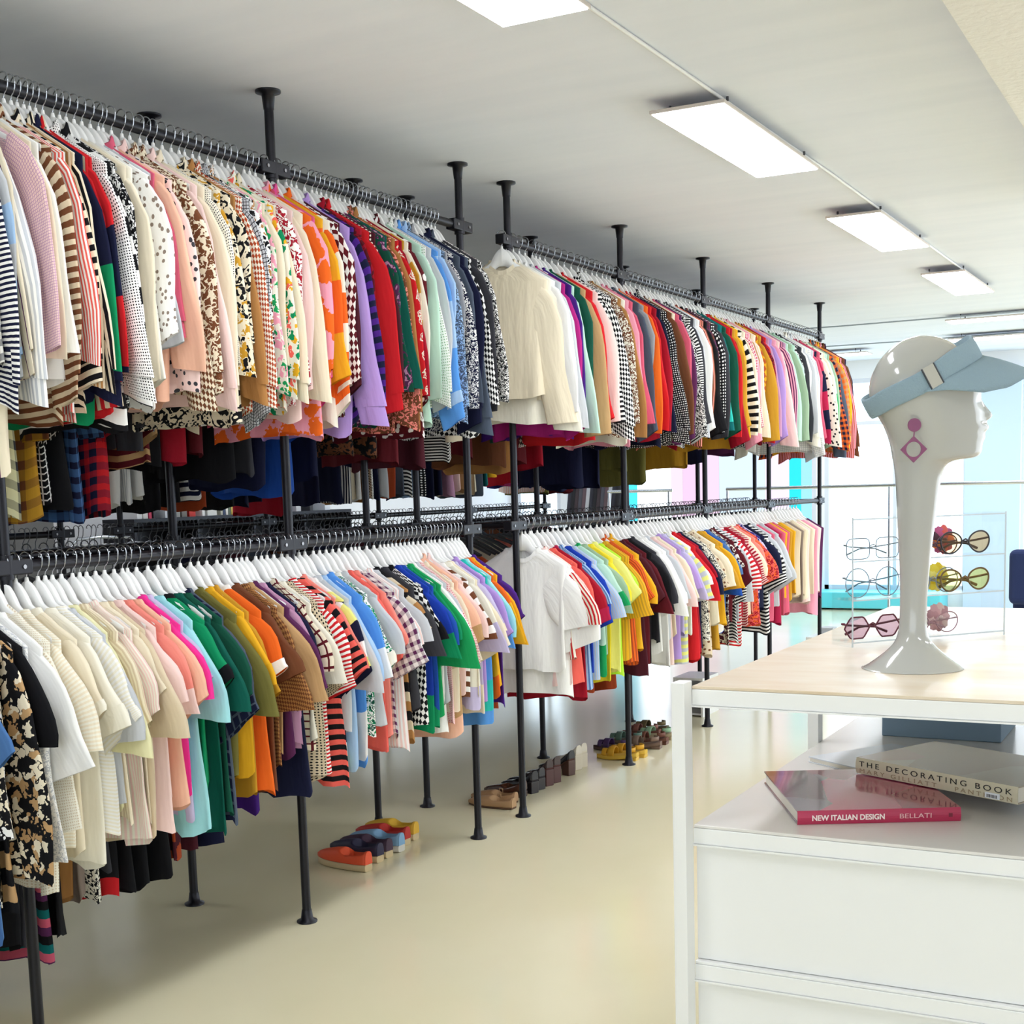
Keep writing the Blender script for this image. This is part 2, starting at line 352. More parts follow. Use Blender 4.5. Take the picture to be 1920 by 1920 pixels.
# ------------------------------------------------------------------ hangers
def hanger_meshes():
    top = []; bot = []
    for k in range(19):
        a = k / 18; x = .176 * a
        z = -.055 - (.060 * (x / .05) ** 1.7 if x < .05 else .060 + .090 * (x - .05) / .145)
        h = .056 * (1 - a) ** 1.5 + .022
        top.append((x, z)); bot.append((x, z - h))
    m = MB()
    for s in (1, -1):
        rows = []
        for (x, zt), (_, zb) in zip(top, bot):
            ty = .007
            ring = [(s * x, -ty, zb + .003), (s * x, -ty, zt - .003), (s * x, -ty * .5, zt), (s * x, ty * .5, zt), (s * x, ty, zt - .003), (s * x, ty, zb + .003), (s * x, 0, zb)]
            rows.append(ring if s > 0 else ring[::-1])
        m.grid(rows, True, True); e = rows[-1]; m.add(e, [tuple(range(len(e)))])
    m.tube([(0, 0, -.06), (0, 0, -.046)], [.007, .0045], 8)
    pts = [(-.012, 0, .004)] + [(.0195 * math.cos(a), 0, .0195 * math.sin(a) + .001) for a in np.linspace(PI * .95, -.15, 10)]
    pts += [(.017, 0, -.016), (.010, 0, -.028), (.002, 0, -.036), (0, 0, -.044), (0, 0, -.056)]
    hk = MB().tube(pts, .0019, 6)
    return m.mesh('hanger'), hk.mesh('hook')
HM, HK = hanger_meshes()
M_hang = mat('white hanger plastic', 'f2f2f0', .35); M_hook = mat('hook wire', 'b9bdc4', .25, 1)
HM.materials.append(M_hang); HK.materials.append(M_hook)
def hanger(x, y, z, rz, label, group):
    o = link('hanger', HM, None, None, (x, y, z), rz); tag(o, label, 'hanger', group)
    link('hook', HK, None, o); return o

# ------------------------------------------------------------------ garments
TH = np.linspace(0, 2 * PI, 26, endpoint=False)
def sup(c, e): return np.sign(c) * np.abs(c) ** e
def body_mesh(hw, th, L, flare, seed, dip=.02, n=15, drop=0, neck=.07):
    r = np.random.RandomState(seed); ph = r.uniform(0, 6.28, 5); k1 = r.uniform(38, 62); amp = r.uniform(.8, 1.9)
    zn, zh = -.108 - .62 * (neck - .05), -.108 - .62 * (hw - .05)
    zs = np.concatenate([np.linspace(zn, zh, 5), np.linspace(zh, -L, n)[1:]])
    R = np.zeros((len(zs), len(TH), 3)); c, s = np.cos(TH), np.sin(TH)
    for i, z in enumerate(zs):
        if i < 5: a = i / 4; w = neck + (hw - neck) * a; t = .014 + (th * .75 - .014) * a
        else: d = (-z + zh) / (L + zh); w = hw * (1 - .07 * math.sin(min(1, d * 2.2) * PI / 2)) + flare * d; t = th * (.75 + .35 * d)
        d = max(0, (-z + zh) / (L + zh)); w *= 1 + .02 * math.sin(9 * z + ph[0]) * d
        x = w * sup(c, .75); y = t * sup(s, .8) * (1 + .25 * d * np.sin(3 * TH + ph[1]))
        y = y + amp * (.0015 + .010 * d) * (np.sin(k1 * x + ph[2] + 3 * z) + .5 * np.sin(1.9 * k1 * x - ph[1] - 5 * z)) + .01 * d * math.sin(ph[3])
        zz = np.full_like(x, z)
        if i < 3 and dip: zz = zz - dip * (1 - i / 3) * np.clip(1 - (x / .075) ** 2, 0, 1) * (s < 0) 
        zz = zz + d * d * (.012 * np.sin(2 * TH + ph[4]) + .006 * np.sin(5 * TH + ph[0]) + drop * (1 - np.abs(c)))
        R[i] = np.stack([x, y, zz], 1)
    return R
def sleeve_rings(side, hw, L, a0, a1, r0, r1, th, seed, off=0, n=9, m=14):
    r = np.random.RandomState(seed); ph = r.uniform(0, 6.28, 4); t = np.linspace(0, 2 * PI, m, endpoint=False)
    p = np.array([hw - .047 - r0 * .47, off * .3, -.198 - r0 * .80]); R = np.zeros((n, m, 3)); ds = L / (n - 1)
    for i in range(n):
        f = i / (n - 1); g = min(1, f * L / .20); a = a0 + (a1 - a0) * (g * g * (3 - 2 * g)) + .09 * math.sin(5 * f + ph[0])
        d = np.array([math.sin(a), 0, -math.cos(a)]); nn = np.array([math.cos(a), 0, math.sin(a)])
        rad = r0 + (r1 - r0) * f; tt = th * (.7 + .3 * math.sin(PI * min(1, f * 1.3))) * (1 + .2 * math.sin(7 * f + ph[1]))
        if i: p = p + d * ds
        q = p + np.array([0, off * f, 0])
        rad *= 1 + .07 * math.sin(9 * f + ph[3]); x = rad * sup(np.cos(t), .85); y = tt * sup(np.sin(t), .85) * (1 + .2 * np.sin(3 * t + ph[2] + 6 * f)) + .006 * f * np.sin(55 * x + ph[3])
        R[i] = q + nn * x[:, None] + np.array([0, 1, 0]) * y[:, None] - d * (x * f ** 3 * .35 * math.sin(ph[0]))[:, None]
    R[:, :, 0] *= side
    if side < 0: R = R[:, ::-1]
    return R
TYPE = {'S': ('shirt', 'shirt'), 'B': ('blouse', 'blouse'), 'T': ('t_shirt', 'T-shirt'), 'P': ('polo_shirt', 'polo shirt'), 'W': ('sweater', 'sweater'),
        'V': ('sleeveless_top', 'sleeveless top'), 'D': ('dress', 'dress'), 'K': ('cardigan', 'cardigan'), 'R': ('trousers', 'trousers'), 'O': ('coat', 'coat')}
SEED = [0]
def garment(ty, cols, pat, sc, loc, rz, gap, L=None, label='', group=None, trim=None, sl=None, hw=None, both=True, push=0, dl=0, ds=0):
    SEED[0] += 1; sd = SEED[0] * 13; r = random.Random(sd); nm, word = TYPE[ty]
    m = cloth(cols, pat, sc); th = max(.012, min(.034, gap * .46))
    hw = (hw or r.uniform(.196, .208)) + max(0, push) * .5
    L = L or {'S': .86, 'B': .84, 'T': .80, 'P': .82, 'W': .82, 'V': .78, 'D': 1.15, 'K': .82, 'R': 1.0, 'O': 1.1}[ty] + r.uniform(-.07, .07) + dl
    flare = r.uniform(.0, .035) if ty in 'SBTPD' else .005
    NK = r.uniform(.084, .112) if ty in 'TV' else r.uniform(.056, .07) if ty in 'WK' else .05
    R = body_mesh(hw, th, L, flare, sd, dip=.05 if ty in 'TW' else .03, neck=NK)
    o = link(nm, loft(nm, R), m, None, loc, rz); tag(o, label, word if word != 'T-shirt' else 't-shirt', group)
    if ty in 'SBWKO': kind = 'long'
    elif ty in 'TP': kind = 'short'
    elif ty == 'D' and sl: kind = 'short'
    else: kind = None
    ms = cloth(trim, 's') if trim else None
    for side in ((1, -1) if both else (1,)):
        if kind == 'long': a0, a1, ln, r0, r1, ts = r.uniform(.95, 1.1), r.uniform(.05, .17), (sl or r.uniform(.54, .63)) + ds, .085, r.uniform(.052, .066), th * .8
        elif kind == 'short': a0, a1, ln, r0, r1, ts = r.uniform(.95, 1.1), r.uniform(.2, .42), (sl * .85 if sl else r.uniform(.17, .29)), .092, r.uniform(.088, .105), th * .95
        else: break
        off = -r.uniform(.0, .012)
        s = sleeve_rings(side, hw, ln, a0, a1, r0, r1, ts, sd + side, off)
        so = link('sleeve', loft('sleeve', s), m, o)
        if ty == 'S' or ms:
            e = s[-3:].copy(); cen = e.mean(1, keepdims=True); e = cen + (e - cen) * (1.05 if ty in 'TP' else .86)
            if ty == 'S': e[1] = e[0] * .5 + e[2] * .5
            d = (s[-1] - s[-2]); e = e + d * (.12 if ty in 'TP' else .9)
            link('cuff', loft('cuff', e), ms or m, so)
    if ty in 'SP' or (ty in 'TW' and both):
        a = np.linspace(0, 2 * PI, 18, endpoint=False); h = .034 if ty == 'S' else .016 if ty == 'P' else .013; N = NK + .001
        x = N * np.cos(a); y = .017 * np.sin(a); z0 = -.108 - .62 * (NK - .05) - (.05 if ty in 'TW' else .03) * np.clip(1 - (x / .075) ** 2, 0, 1) * (np.sin(a) < 0)
        R = np.stack([np.stack([x * k, y * g, z0 + q], 1) for k, g, q in ((1.03, 1.1, -.006), (.96, 1.05, h * .5), (.9, 1.0, h), (.97, 1.3, h * .9), (1.1, 1.6, h * .1))[:5 if ty in 'SP' else 3]])
        link('collar', loft('collar', R), ms or m, o)
    return o
PATW = dict(s='', h='striped', v='pinstriped', l='lined', b='colour-block', g='checked', w='gingham', z='houndstooth', d='dotted', D='spotted', f='floral', m='medallion-print', q='abstract-print')
def cw(c): return c.replace('_', ' ')
def words(ty, cols, pat):
    t = TYPE[ty][1]; p = PATW[pat] if len(cols) > 1 else ''
    full = ' '.join(x for x in ((cw(cols[0]) + (' and ' + cw(cols[1]) if len(cols) > 1 else '')), p, t) if x)
    return full, ' '.join(x for x in (cw(cols[0]), p, t) if x), cw(cols[0]) + ' ' + t
USED = set()
NEAR = dict(white='silver ivory lavender', ivory='cream white', cream='ivory beige', beige='cream taupe', tan='beige camel', camel='tan brown', brown='camel maroon', rust='brown orange', orange='gold rust', peach='blush salmon',
    coral='salmon red', salmon='peach coral', pink='blush mauve', blush='cream pink', rose='pink coral', hot_pink='fuchsia lilac', fuchsia='pink mauve', magenta='plum raspberry', raspberry='rose maroon', red='crimson coral', crimson='red maroon',
    maroon='burgundy brown', burgundy='maroon plum', plum='mauve burgundy', purple='plum indigo', lilac='lavender mauve', lavender='lilac silver', mauve='lilac pink', navy='slate indigo', indigo='navy slate', blue='denim_blue navy', royal_blue='blue navy',
    sky_blue='light_blue denim_blue', light_blue='sky_blue silver', denim_blue='slate light_blue', slate='grey charcoal', grey='silver slate', charcoal='black slate', black='charcoal navy', teal='dark_green turquoise', turquoise='aqua teal', aqua='mint light_blue',
    mint='sage aqua', sage='mint taupe', green='emerald sage', emerald='green teal', dark_green='bottle_green teal', bottle_green='dark_green teal', olive='mustard taupe', lime='lemon green', yellow='lemon gold', gold='mustard yellow', mustard='gold camel',
    lemon='pale_yellow yellow', pale_yellow='cream lemon', taupe='beige grey', silver='white grey')
NEAR = {k: v.split() for k, v in NEAR.items()}
def parse(txt):
    out = []
    for ln in txt.split('\n'):
        w = ln.split()
        if not w: continue
        d = dict(px=float(w[0]), ty=w[1], cols=w[2].split(','), pat='s', sc=None, L=None, trim=None, sl=None, hw=None, rz=None, push=0)
        for x in w[3:]:
            if x[0] == 'L': d['L'] = float(x[1:])
            elif x[0] == 'H': d['hw'] = float(x[1:])
            elif x[0] == 'A': d['sl'] = float(x[1:])
            elif x[0] == 'Z': d['rz'] = float(x[1:])
            elif x[0] == 'X': d['push'] = float(x[1:])
            elif x[0] == '+': d['trim'] = x[1:].split(',')
            else: d['pat'] = x[0]; d['sc'] = float(x[1:]) if len(x) > 1 else None
        out.append(d)
    return out
def hang_row(txt, x, z, dx, dz, rail, group, fill=.07, hang=True, ls=1, dl=0, ds=0):
    items = parse(txt)
    for d in items: d['y'] = y_at(d['px'], x + dx, z + dz)
    items.sort(key=lambda d: d['y']); out = []
    for a, b in zip(items, items[1:] + [None]):
        out.append(a); a['fill'] = False
        if b and fill:
            g = b['y'] - a['y']; k = int(g / fill)
            for q in range(k):
                c = dict(a if q % 2 == 0 else b); c['y'] = a['y'] + g * (q + 1) / (k + 1); c['fill'] = True; c['nb'] = (a, b)
                c['cols'] = [next((n for n in NEAR.get(c['cols'][0], ['grey', 'taupe']) if n not in (a['cols'][0], b['cols'][0]) and (not q or n != out[-1]['cols'][0])), 'grey')]; c['pat'] = 's'; c['trim'] = None; c['L'] = (c['L'] or .8) * .95; c['rz'] = None; c['push'] = -.035
                c['ty'] = {'D': 'T'}.get(c['ty'], c['ty']); out.append(c)
    yaw = 0
    for i, d in enumerate(out):
        gap = min((out[i + 1]['y'] - d['y']) if i + 1 < len(out) else .05, .09)
        yaw = yaw * .6 + random.uniform(-.05, .05)
        rz = d['rz'] if d['rz'] is not None else yaw
        full, mid, short = words(d['ty'], d['cols'], d['pat'])
        W = [words(q['ty'], q['cols'], q['pat']) for q in ([out[i - 1]] if i else []) + ([out[i + 1]] if i + 1 < len(out) else [])]
        def near(k): return ('between %s and %s' % (W[0][k], W[1][k])) if len(W) == 2 else 'at the line end beside %s' % W[0][k]
        bay = ('first', 'second', 'third', 'fourth', 'fifth')[sum(d['y'] > q for q in (YS1[1:3] if d['y'] < 5.1 else YS2[1:4]))] + ' bay'
        def pick(cs):
            ok = [c for c in cs if len(c.replace('-', ' ').split()) <= 16]
            r = next((c for c in ok if c not in USED), ok[-1]); USED.add(r); return r
        lb = pick(['%s %s, %s' % (n, near(k), rail) for k in (2, 1) for n in (full, mid)] + ['%s %s, %s, %s' % (mid, near(2), rail, bay)] + ['%s, %s, %s of %s' % (mid, q, bay, rail) for q in ('half hidden', 'pressed close', 'turned slightly', 'hanging straight')])
        garment(d['ty'], d['cols'], d['pat'], d['sc'], (x + random.uniform(-.004, .004), d['y'], z + .0165), rz, gap, d['L'] * ls if d['L'] else None, lb, group, d['trim'], d['sl'], d['hw'], push=d['push'], dl=dl, ds=ds)
        if hang:
            hl = pick(['hanger of %s %s, %s' % (n, near(k), rail) for k in (2, 1) for n in (mid, short)] + ['hanger of %s %s, %s, %s' % (short, near(2), rail, bay)] + ['white hanger of %s, %s, %s, %s' % (short, rail, bay, q) for q in ('half hidden', 'pressed close', 'turned slightly')])
            USED.add(hl); hanger(x, d['y'], z + .0165, rz, hl, 'white hangers on the front rails')
    return out

U1 = '''
-70 S light_blue,white v
-45 S cream,navy l L.98
-20 B white,grey h
0 S navy,white h60 L.9
16 S light_blue,silver b6 L.8
27 S cream,plum l30 L1.08 X.03
40 S silver,white v
70 B blush,mauve w120 L.84 H.21 A.56 X.06
104 B white
121 S beige,brown h30
136 B coral,white v70 X.03
152 S cream,black h26
165 B beige,camel v
176 S cream,black v30
188 S navy,emerald b2
198 S beige,red v18
209 B red,navy b3
222 S white,black d90 X.03
240 S white,black h9
252 B black,white q60
264 B cream
292 B white,taupe D30 X.05 A.5
322 S rose H.19 A.42 L.74
330 B peach
345 S blush,charcoal D26 X.02
364 S cream,brown z90
378 S cream,brown f40
396 S blush +blush
420 B ivory,charcoal d110
436 B cream,black,mustard f30
452 S cream,black q28 A.5
466 S camel
476 S rust,ivory z120
490 S silver,charcoal w80
502 S white,black,camel f45
517 B ivory,pink,green f26
542 S ivory,coral,emerald,gold f22 X.02
564 B white,crimson f60
582 B blush
602 S pink,orange f9 X.02
618 S fuchsia,rose f12
630 B gold,orange b3
642 S orange,ivory b5
657 B maroon,white z60
675 S lilac +lilac X.02
690 B navy,purple h20
703 S crimson,maroon q20
719 B maroon,ivory d50
737 B dark_green,plum,mauve q18
752 S brown,salmon q40
770 B red,ivory m13 X.02
787 B cream,mustard b6
801 S maroon,white D16
814 B mint
826 S white,sage d70
840 S sky_blue,light_blue b3 X.02
856 S slate,light_blue q80
873 B navy,white q70
891 S navy
908 B black,white z80
921 B black,white q90
'''
L1 = '''
-40 D blue,navy,teal q16 L1.2
-12 D blue,navy,teal q18 L1.12
20 B black,cream,white f20 A.42 L.98
44 D black,tan h9 L1.0
62 B black,cream,tan f20 L.9
80 T black
97 B white,silver q60 A.5
122 T white A.36 X.04 L.85
146 B ivory,beige d90 A.45 L.98
166 T ivory,cream h90 A.3
186 T cream +ivory L.9
206 T ivory L.95 +ivory
226 T white,ivory h80
252 T pale_yellow A.34
268 T cream,beige v60
288 T blush,ivory v90 L.92
313 T beige
329 T blush L.9
345 T salmon,blush b3
362 T peach L.85
377 T hot_pink L.8
386 T lavender L.9
402 T aqua L.95
422 T emerald +black
440 T bottle_green L.98
461 T navy,slate w20 A.36 L.95
480 T olive
498 T gold +gold
512 T mustard L.9
527 T orange +white
545 T brown L.9
559 T camel,brown z140 A.34
580 T plum
598 T navy A.34 L.95
614 T cream,maroon w30
634 T beige,black d70
646 T red,white h60
660 T coral,black h22 L.96
680 T white,lemon,navy b7
701 T light_blue L.92
716 T sky_blue,white b3
727 T white,dark_green,emerald f70 +ivory
750 T coral L.88
772 T white,plum g24
783 T white,blush v60 L.9
797 T black,beige,camel b9
823 T black,white z70 +black
834 T royal_blue,emerald b3
848 T emerald L.85
862 T white
877 T blush,rose d90 L.85
892 P peach,tan b3
909 T white,brown h18
918 T ivory,lavender b3
930 T lavender,cream b3 L.85
947 T turquoise,sky_blue b4
960 T orange,gold b4
972 T purple L.85
'''
U2 = '''
1036 W cream Z.30 L.70 H.2
1045 W ivory Z.22 L.8
1056 W white
1077 W magenta L.86
1090 W purple
1096 W mint
1103 W dark_green
1112 K tan
1124 W red L.88
1135 B blush
1146 W white,black h36 L.84
1158 S black,white z80
1170 W brown,ivory q60 L.84
1184 W ivory L.88
1195 W pink
1203 W rose
1213 W slate,silver s
1227 W orange
1238 W red,orange s
1246 W crimson
1254 W navy
1262 S black,white d60
1271 W brown
1279 W cream
1286 W rose
1291 W plum
1297 W black,white q80
1305 W black,white h60
1316 W silver,white s
1327 W salmon,brown v
1335 W black
1344 W plum,brown q50
1351 W black,white d40
1366 W teal,turquoise b2
1381 W red
1390 W mustard
1403 W ivory,black h18
1412 W rose,white w60
1421 B blush,tan v
1433 W gold,rust z50
1444 W crimson,burgundy q60
1454 W mauve
1465 B pink,mauve s
1476 B plum,pink v
1492 W sage
1505 W black,white q30
1515 W white
1528 S white,silver w60
1541 W raspberry,navy b4
1552 W ivory,black D20
1560 W mint,green b2
1568 S navy,orange g20
1578 S orange,tan g20
1586 S rust,pink v
1594 S plum,navy v
'''
L2 = '''
1084 T white Z.30 L.76 H.2 A.3
1090 T white Z.26 L.9 A.4
1098 T blush
1101 T red,ivory v L.72
1111 T coral
1120 T crimson +raspberry
1129 T light_blue,denim_blue v60
1138 T royal_blue
1147 T silver,light_blue v60
1158 T mint,green b3 +green
1177 T yellow L.9
1193 T lime L.88
1204 T mustard,gold v
1215 P orange,rust v60
1232 T burgundy L.92
1248 T black
1262 T white L.82
1271 T white +white
1287 T blush,beige s
1302 T lilac
1314 T silver,lemon h20
1327 T red L.95
1338 T navy
1346 T ivory,black q60
1355 T beige,brown D24
1370 T mustard
1380 T blue,white b5
1390 T burgundy,ivory q30
1400 B white,black h40 A.34
1410 T red,white h40
1425 T blush,crimson h50
1441 T coral,crimson,orange f40
1446 T indigo,lavender q14
1461 T white,black h34 A.36
1486 V raspberry L.9 H.2
1507 V mustard L.75 H.2
1525 V taupe L.78
1540 V blush,beige s
1552 V pink
1562 V plum L.8
'''
hang_row(U1, XF, ZU, .245, -.34, 'near upper rail', 'tops on the near upper rail', .05, ls=.93, dl=-.03, ds=-.07)
hang_row(L1, XF, ZL, .27, -.37, 'near lower rail', 'tops on the near lower rail', .05, ls=.86, dl=-.06)
hang_row(U2, XF, ZU, .235, -.40, 'far upper rail', 'tops on the far upper rail', .085)
hang_row(L2, XF, ZL, .27, -.46, 'far lower rail', 'tops on the far lower rail', .085, ls=.88, dl=-.02)

# rails behind: longer clothes whose hems show below and between the front rows
AU = '''
-30 O mustard,black g14 L1.12
20 S pale_yellow,charcoal g12 L1.12
60 S mustard,brown g12 L1.14
90 S black,white w40 L1.08
112 O black L1.1
150 S denim_blue,navy g16 L1.14
185 S navy,red g16 L1.13
215 S charcoal L.92
260 S maroon,tan h20 L.97
300 O black L.98
340 O crimson L.96
380 O maroon,dark_green s L.93
430 O black L1.02
470 O charcoal L1.0
505 O navy,blue s L1.05
545 O blue L1.08
600 O navy L1.02
660 O brown,black q30 L.92
710 O black,brown f20 L.93
750 O maroon L.96
800 O burgundy L.98
850 O black,white h60 L.95
890 O maroon L.93
945 O brown L.97
965 O camel L1.0
985 O maroon L.96
1020 O crimson L.98
1090 O navy L1.08
1130 O navy L1.09
1180 O olive L1.0
1215 O olive L1.08
1290 O mustard L.98
1330 O navy L.95
1380 O plum L.9
'''
AL = '''
-60 D black L1.16
-25 D cream L1.24
15 D black L1.16
45 D charcoal,teal s L1.18
78 D black,teal,rose,plum h7 L1.25
105 D black L1.18
125 D camel L1.08
140 D taupe L1.08
165 D ivory,black q50 L1.1
190 D charcoal L1.02
212 D red,black b3 L1.12
240 D black L1.12
268 D black L1.13
300 D black L1.12
330 D burgundy,rust,olive f9 L1.07
362 D burgundy L1.06
400 D navy L1.06
430 D ivory L.98
480 D purple L1.0
530 D navy L.95
600 D crimson L.9
655 D black,cream h30 L.93
705 D black,white d60 L.9
760 D coral L.85
830 D black L.8
890 D beige L.86
925 D rust L.9
985 D ivory L.86
1015 D salmon L.9
1085 D black L.9
1115 D rust L1.0
1150 D rust,brown s L1.02
1195 D black L.9
1235 D navy L.9
1275 D burgundy L.92
1300 D crimson L1.0
'''
BU = '''
120 S denim_blue,navy g20 L1.16
150 S indigo,silver g20 L1.15
182 S red,navy g20 L1.12
235 S white L1.12
255 S white,silver v L1.1
275 S white L1.08
300 O black L1.15
345 O black L1.12
372 S white,navy h16 L1.1
395 O rust L1.15
412 S sky_blue L1.0
440 O black L1.15
470 O navy L1.14
500 O navy L1.12
540 O crimson L1.2
600 O navy L1.15
640 S navy L1.14
660 S navy,white v L1.15
672 S cream L1.12
684 S white L1.14
695 S camel L1.15
705 S white,black d40 L1.12
717 O navy L1.13
730 S silver L1.12
745 S rust L1.12
757 S slate L1.12
770 S black,white h30 L1.12
786 S light_blue L1.12
800 S black,white d40 L1.12
818 O navy L1.14
836 O navy L1.12
850 S mauve L1.13
863 S blush L1.1
880 S tan L1.1
893 S cream L1.12
905 S slate L1.14
918 S teal L1.06
935 S gold L1.0
985 S crimson L1.06
993 S fuchsia L1.06
1002 S indigo L1.08
1022 S peach,white v L1.12
1033 S olive L1.14
1044 S light_blue L1.1
1055 S denim_blue L1.1
1066 S navy L1.12
1076 S maroon L1.14
'''
hang_row(AU, XB, ZU, .2, -.9, 'rear upper rail', 'long clothes on the rear upper rail', 0, False)
hang_row(AL, XB, ZL, .2, -.8, 'rear lower rail', 'dresses on the rear lower rail', 0, False)
hang_row(BU, BX, ZU, .22, -1.0, 'back rack upper rail', 'shirts on the back rack', 0, False)
DK = ['black', 'navy', 'charcoal', 'burgundy', 'slate', 'brown']
for k in range(22):
    y = 5.5 + k * .22
    garment('V', [DK[k % 6]], 's', None, (BX, y, ZL), 0, .06, .8, 'dark top on the lower rail of the back rack, mostly hidden', 'dark tops low on the back rack')
def hook_crowd(name, x, z, y0, y1, n, mt, label):
    mb = MB(); pts0 = [(-.012, 0, .004)] + [(.0195 * math.cos(a), 0, .0195 * math.sin(a) + .001) for a in np.linspace(PI * .95, -.15, 7)] + [(.014, 0, -.03), (0, 0, -.052), (0, 0, -.08)]
    arm = [(-.19, 0, -.165), (-.1, 0, -.12), (0, 0, -.085), (.1, 0, -.12), (.19, 0, -.165)]
    for k in range(n):
        y = y0 + (y1 - y0) * (k + random.random() * .6) / n; a = random.uniform(-.15, .15); c, s = math.cos(a), math.sin(a)
        for P, r in ((pts0, .0022), (arm, .008)):
            mb.tube([(x + px * c, y + px * s, z + .0165 + pz) for px, _, pz in P], r, 5, caps=False)
    tag(mb.build(name, mt), label, 'hangers', kind='stuff')
M_hk2 = mat('dark hanger', '55585f', .35, .5)
hook_crowd('hangers', XB, ZU, 1.6, 10.2, 110, M_hook, 'crowd of steel hangers along the rear upper rail')
hook_crowd('hangers', XB, ZL, 1.6, 10.2, 150, M_hk2, 'crowd of dark hangers along the rear lower rail')
hook_crowd('hangers', BX, ZU, 3.8, 10.2, 80, M_hook, 'crowd of steel hangers along the upper rail of the back rack')
hook_crowd('hangers', BX, ZL, 3.9, 10.2, 130, M_hk2, 'crowd of dark hangers along the lower rail of the back rack')

# ------------------------------------------------------------------ shelving unit with books
M_lam = mat('white laminate', 'f1f1ef', .35); M_post = mat('white post', 'f0f0ee', .4); M_shelf = mat('shelf laminate', 'e4e0da', .22)
def wood_mat():
    m, t, b = newmat('pale maple'); tc = t.nodes.new('ShaderNodeTexCoord'); mp = t.nodes.new('ShaderNodeMapping'); mp.inputs['Scale'].default_value = (2.2, 9, 4)
    t.links.new(tc.outputs['Object'], mp.inputs[0]); n = t.nodes.new('ShaderNodeTexNoise'); n.inputs['Scale'].default_value = 1.4; n.inputs['Detail'].default_value = 6; n.inputs['Distortion'].default_value = .6
    t.links.new(mp.outputs[0], n.inputs['Vector']); o = ramp(t, n.outputs['Fac'], [lin('dcc6a6'), lin('e4d4bc'), lin('eaddca')], False, [.3, .52, .75])
    t.links.new(o, b.inputs['Base Color']); b.inputs['Roughness'].default_value = .28; return m
M_wood = wood_mat()
SX, SX1, SY, SY1 = -.879, .75, 2.33, 3.95
unit = empty('shelving_unit', (SX, SY, 0)); tag(unit, 'white shelving unit with pale wood top holding books and the mannequin head', 'shelving unit')
def ub(name, x0, y0, z0, x1, y1, z1, m, parent=unit, bevel=.0015): return MB().box(x0 - SX, y0 - SY, z0, x1 - SX, y1 - SY, z1).build(name, m, parent, bevel=bevel)
ZT, ZM, ZB = 1.126, .8645, .602
for y in (SY - .04, 3.18, SY1):
    for x in (SX - .026, SX1): ub('post', x, y, 0, x + .026, y + .04, ZT + .01 if y < 3 else ZT - .04, M_post)
ub('table_top', SX, SY, ZT - .006, SX1, SY1, ZT, M_wood, bevel=.001)
ub('top_edge', SX, SY - .002, ZT - .036, SX1, SY + .02, ZT - .0062, M_lam); ub('edge_lip', SX - .012, SY - .006, ZT - .039, SX1, SY + .01, ZT - .0362, M_lam, bevel=0)
ub('top_panel', SX, SY + .02, ZT - .034, SX1, SY1, ZT - .0062, M_lam)
for z in (ZM, ZB, .34):
    ub('shelf_board', SX, SY, z - .006, SX1, SY1, z, M_shelf if z == ZM else M_lam)
    ub('shelf_edge', SX, SY - .002, z - .036, SX1, SY + .02, z - .0062, M_lam); ub('edge_lip', SX - .012, SY - .006, z - .039, SX1, SY + .01, z - .0362, M_lam, bevel=0)
for z0, z1 in ((ZB + .001, ZM - .04), (.341, ZB - .04), (.06, .30)):
    ub('front_panel', SX + .0005, SY + .012, z0, SX1, SY + .026, z1, M_lam); ub('side_panel', SX + .0005, SY + .03, z0, SX + .012, SY1 - .01, z1, M_lam)

FONT = []
def text(parent, s, size, M, width, m, bold=0, name='lettering', space=1):
    c = bpy.data.curves.new(name, 'FONT'); c.body = s; c.size = size; c.extrude = .0002; c.offset = bold; c.space_character = space; c.materials.append(m)
    o = bpy.data.objects.new(name, c); COL.objects.link(o); FONT.append((o, width, M, parent, m)); return o
def book(label, A, B, C, th, cover, spine, page=None, edge_open=False):
    """A, B: ends of the spine's foot; C: a point at the fore-edge behind A"""
    A, B, C = Vector(A), Vector(B), Vector(C); ux = (B - A).normalized(); n = Vector((-ux.y, ux.x, 0)); L = (B - A).length; D = (C - A).dot(n)
    r = empty('book', A, math.atan2(ux.y, ux.x)); tag(r, label, 'book')
    MB().box(.003, .002, .0025, L - .003, D - .004, th - .0025).build('pages', page or mat('paper', 'ece6d8', .9), r)
    MB().box(0, 0, th - .0022, L, D, th).build('cover', cover, r); MB().box(0, 0, 0, L, D, .0022).build('cover', cover, r)
    if not edge_open:
        pr = [(-.0035 * math.sin(PI * q / 6), th * q / 6) for q in range(7)]
        MB().add([(0, y, z) for y, z in pr] + [(L, y, z) for y, z in pr], [(i, i + 7, i + 8, i + 1) for i in range(6)] + [tuple(range(6, -1, -1)), tuple(range(7, 14))], False).build('spine', spine, r)
    return r, L, D
def art_mat(name, cols, sc, rough=.12):
    m, t, b = newmat(name); tc = t.nodes.new('ShaderNodeTexCoord'); mp = t.nodes.new('ShaderNodeMapping'); mp.inputs['Scale'].default_value = (sc, sc * .5, 1); mp.inputs['Rotation'].default_value = (0, 0, .9)
    t.links.new(tc.outputs['Object'], mp.inputs[0]); n = t.nodes.new('ShaderNodeTexVoronoi'); n.inputs['Scale'].default_value = 1; t.links.new(mp.outputs[0], n.inputs['Vector'])
    c = t.nodes.new('ShaderNodeSeparateXYZ'); t.links.new(n.outputs['Color'], c.inputs[0]); t.links.new(ramp(t, c.outputs[0], [lin(x) for x in cols]), b.inputs['Base Color'])
    b.inputs['Roughness'].default_value = rough; b.inputs['Coat Weight'].default_value = .4; return m
XZ = Matrix.Rotation(PI / 2, 4, 'X')
z0 = ZM + .0005
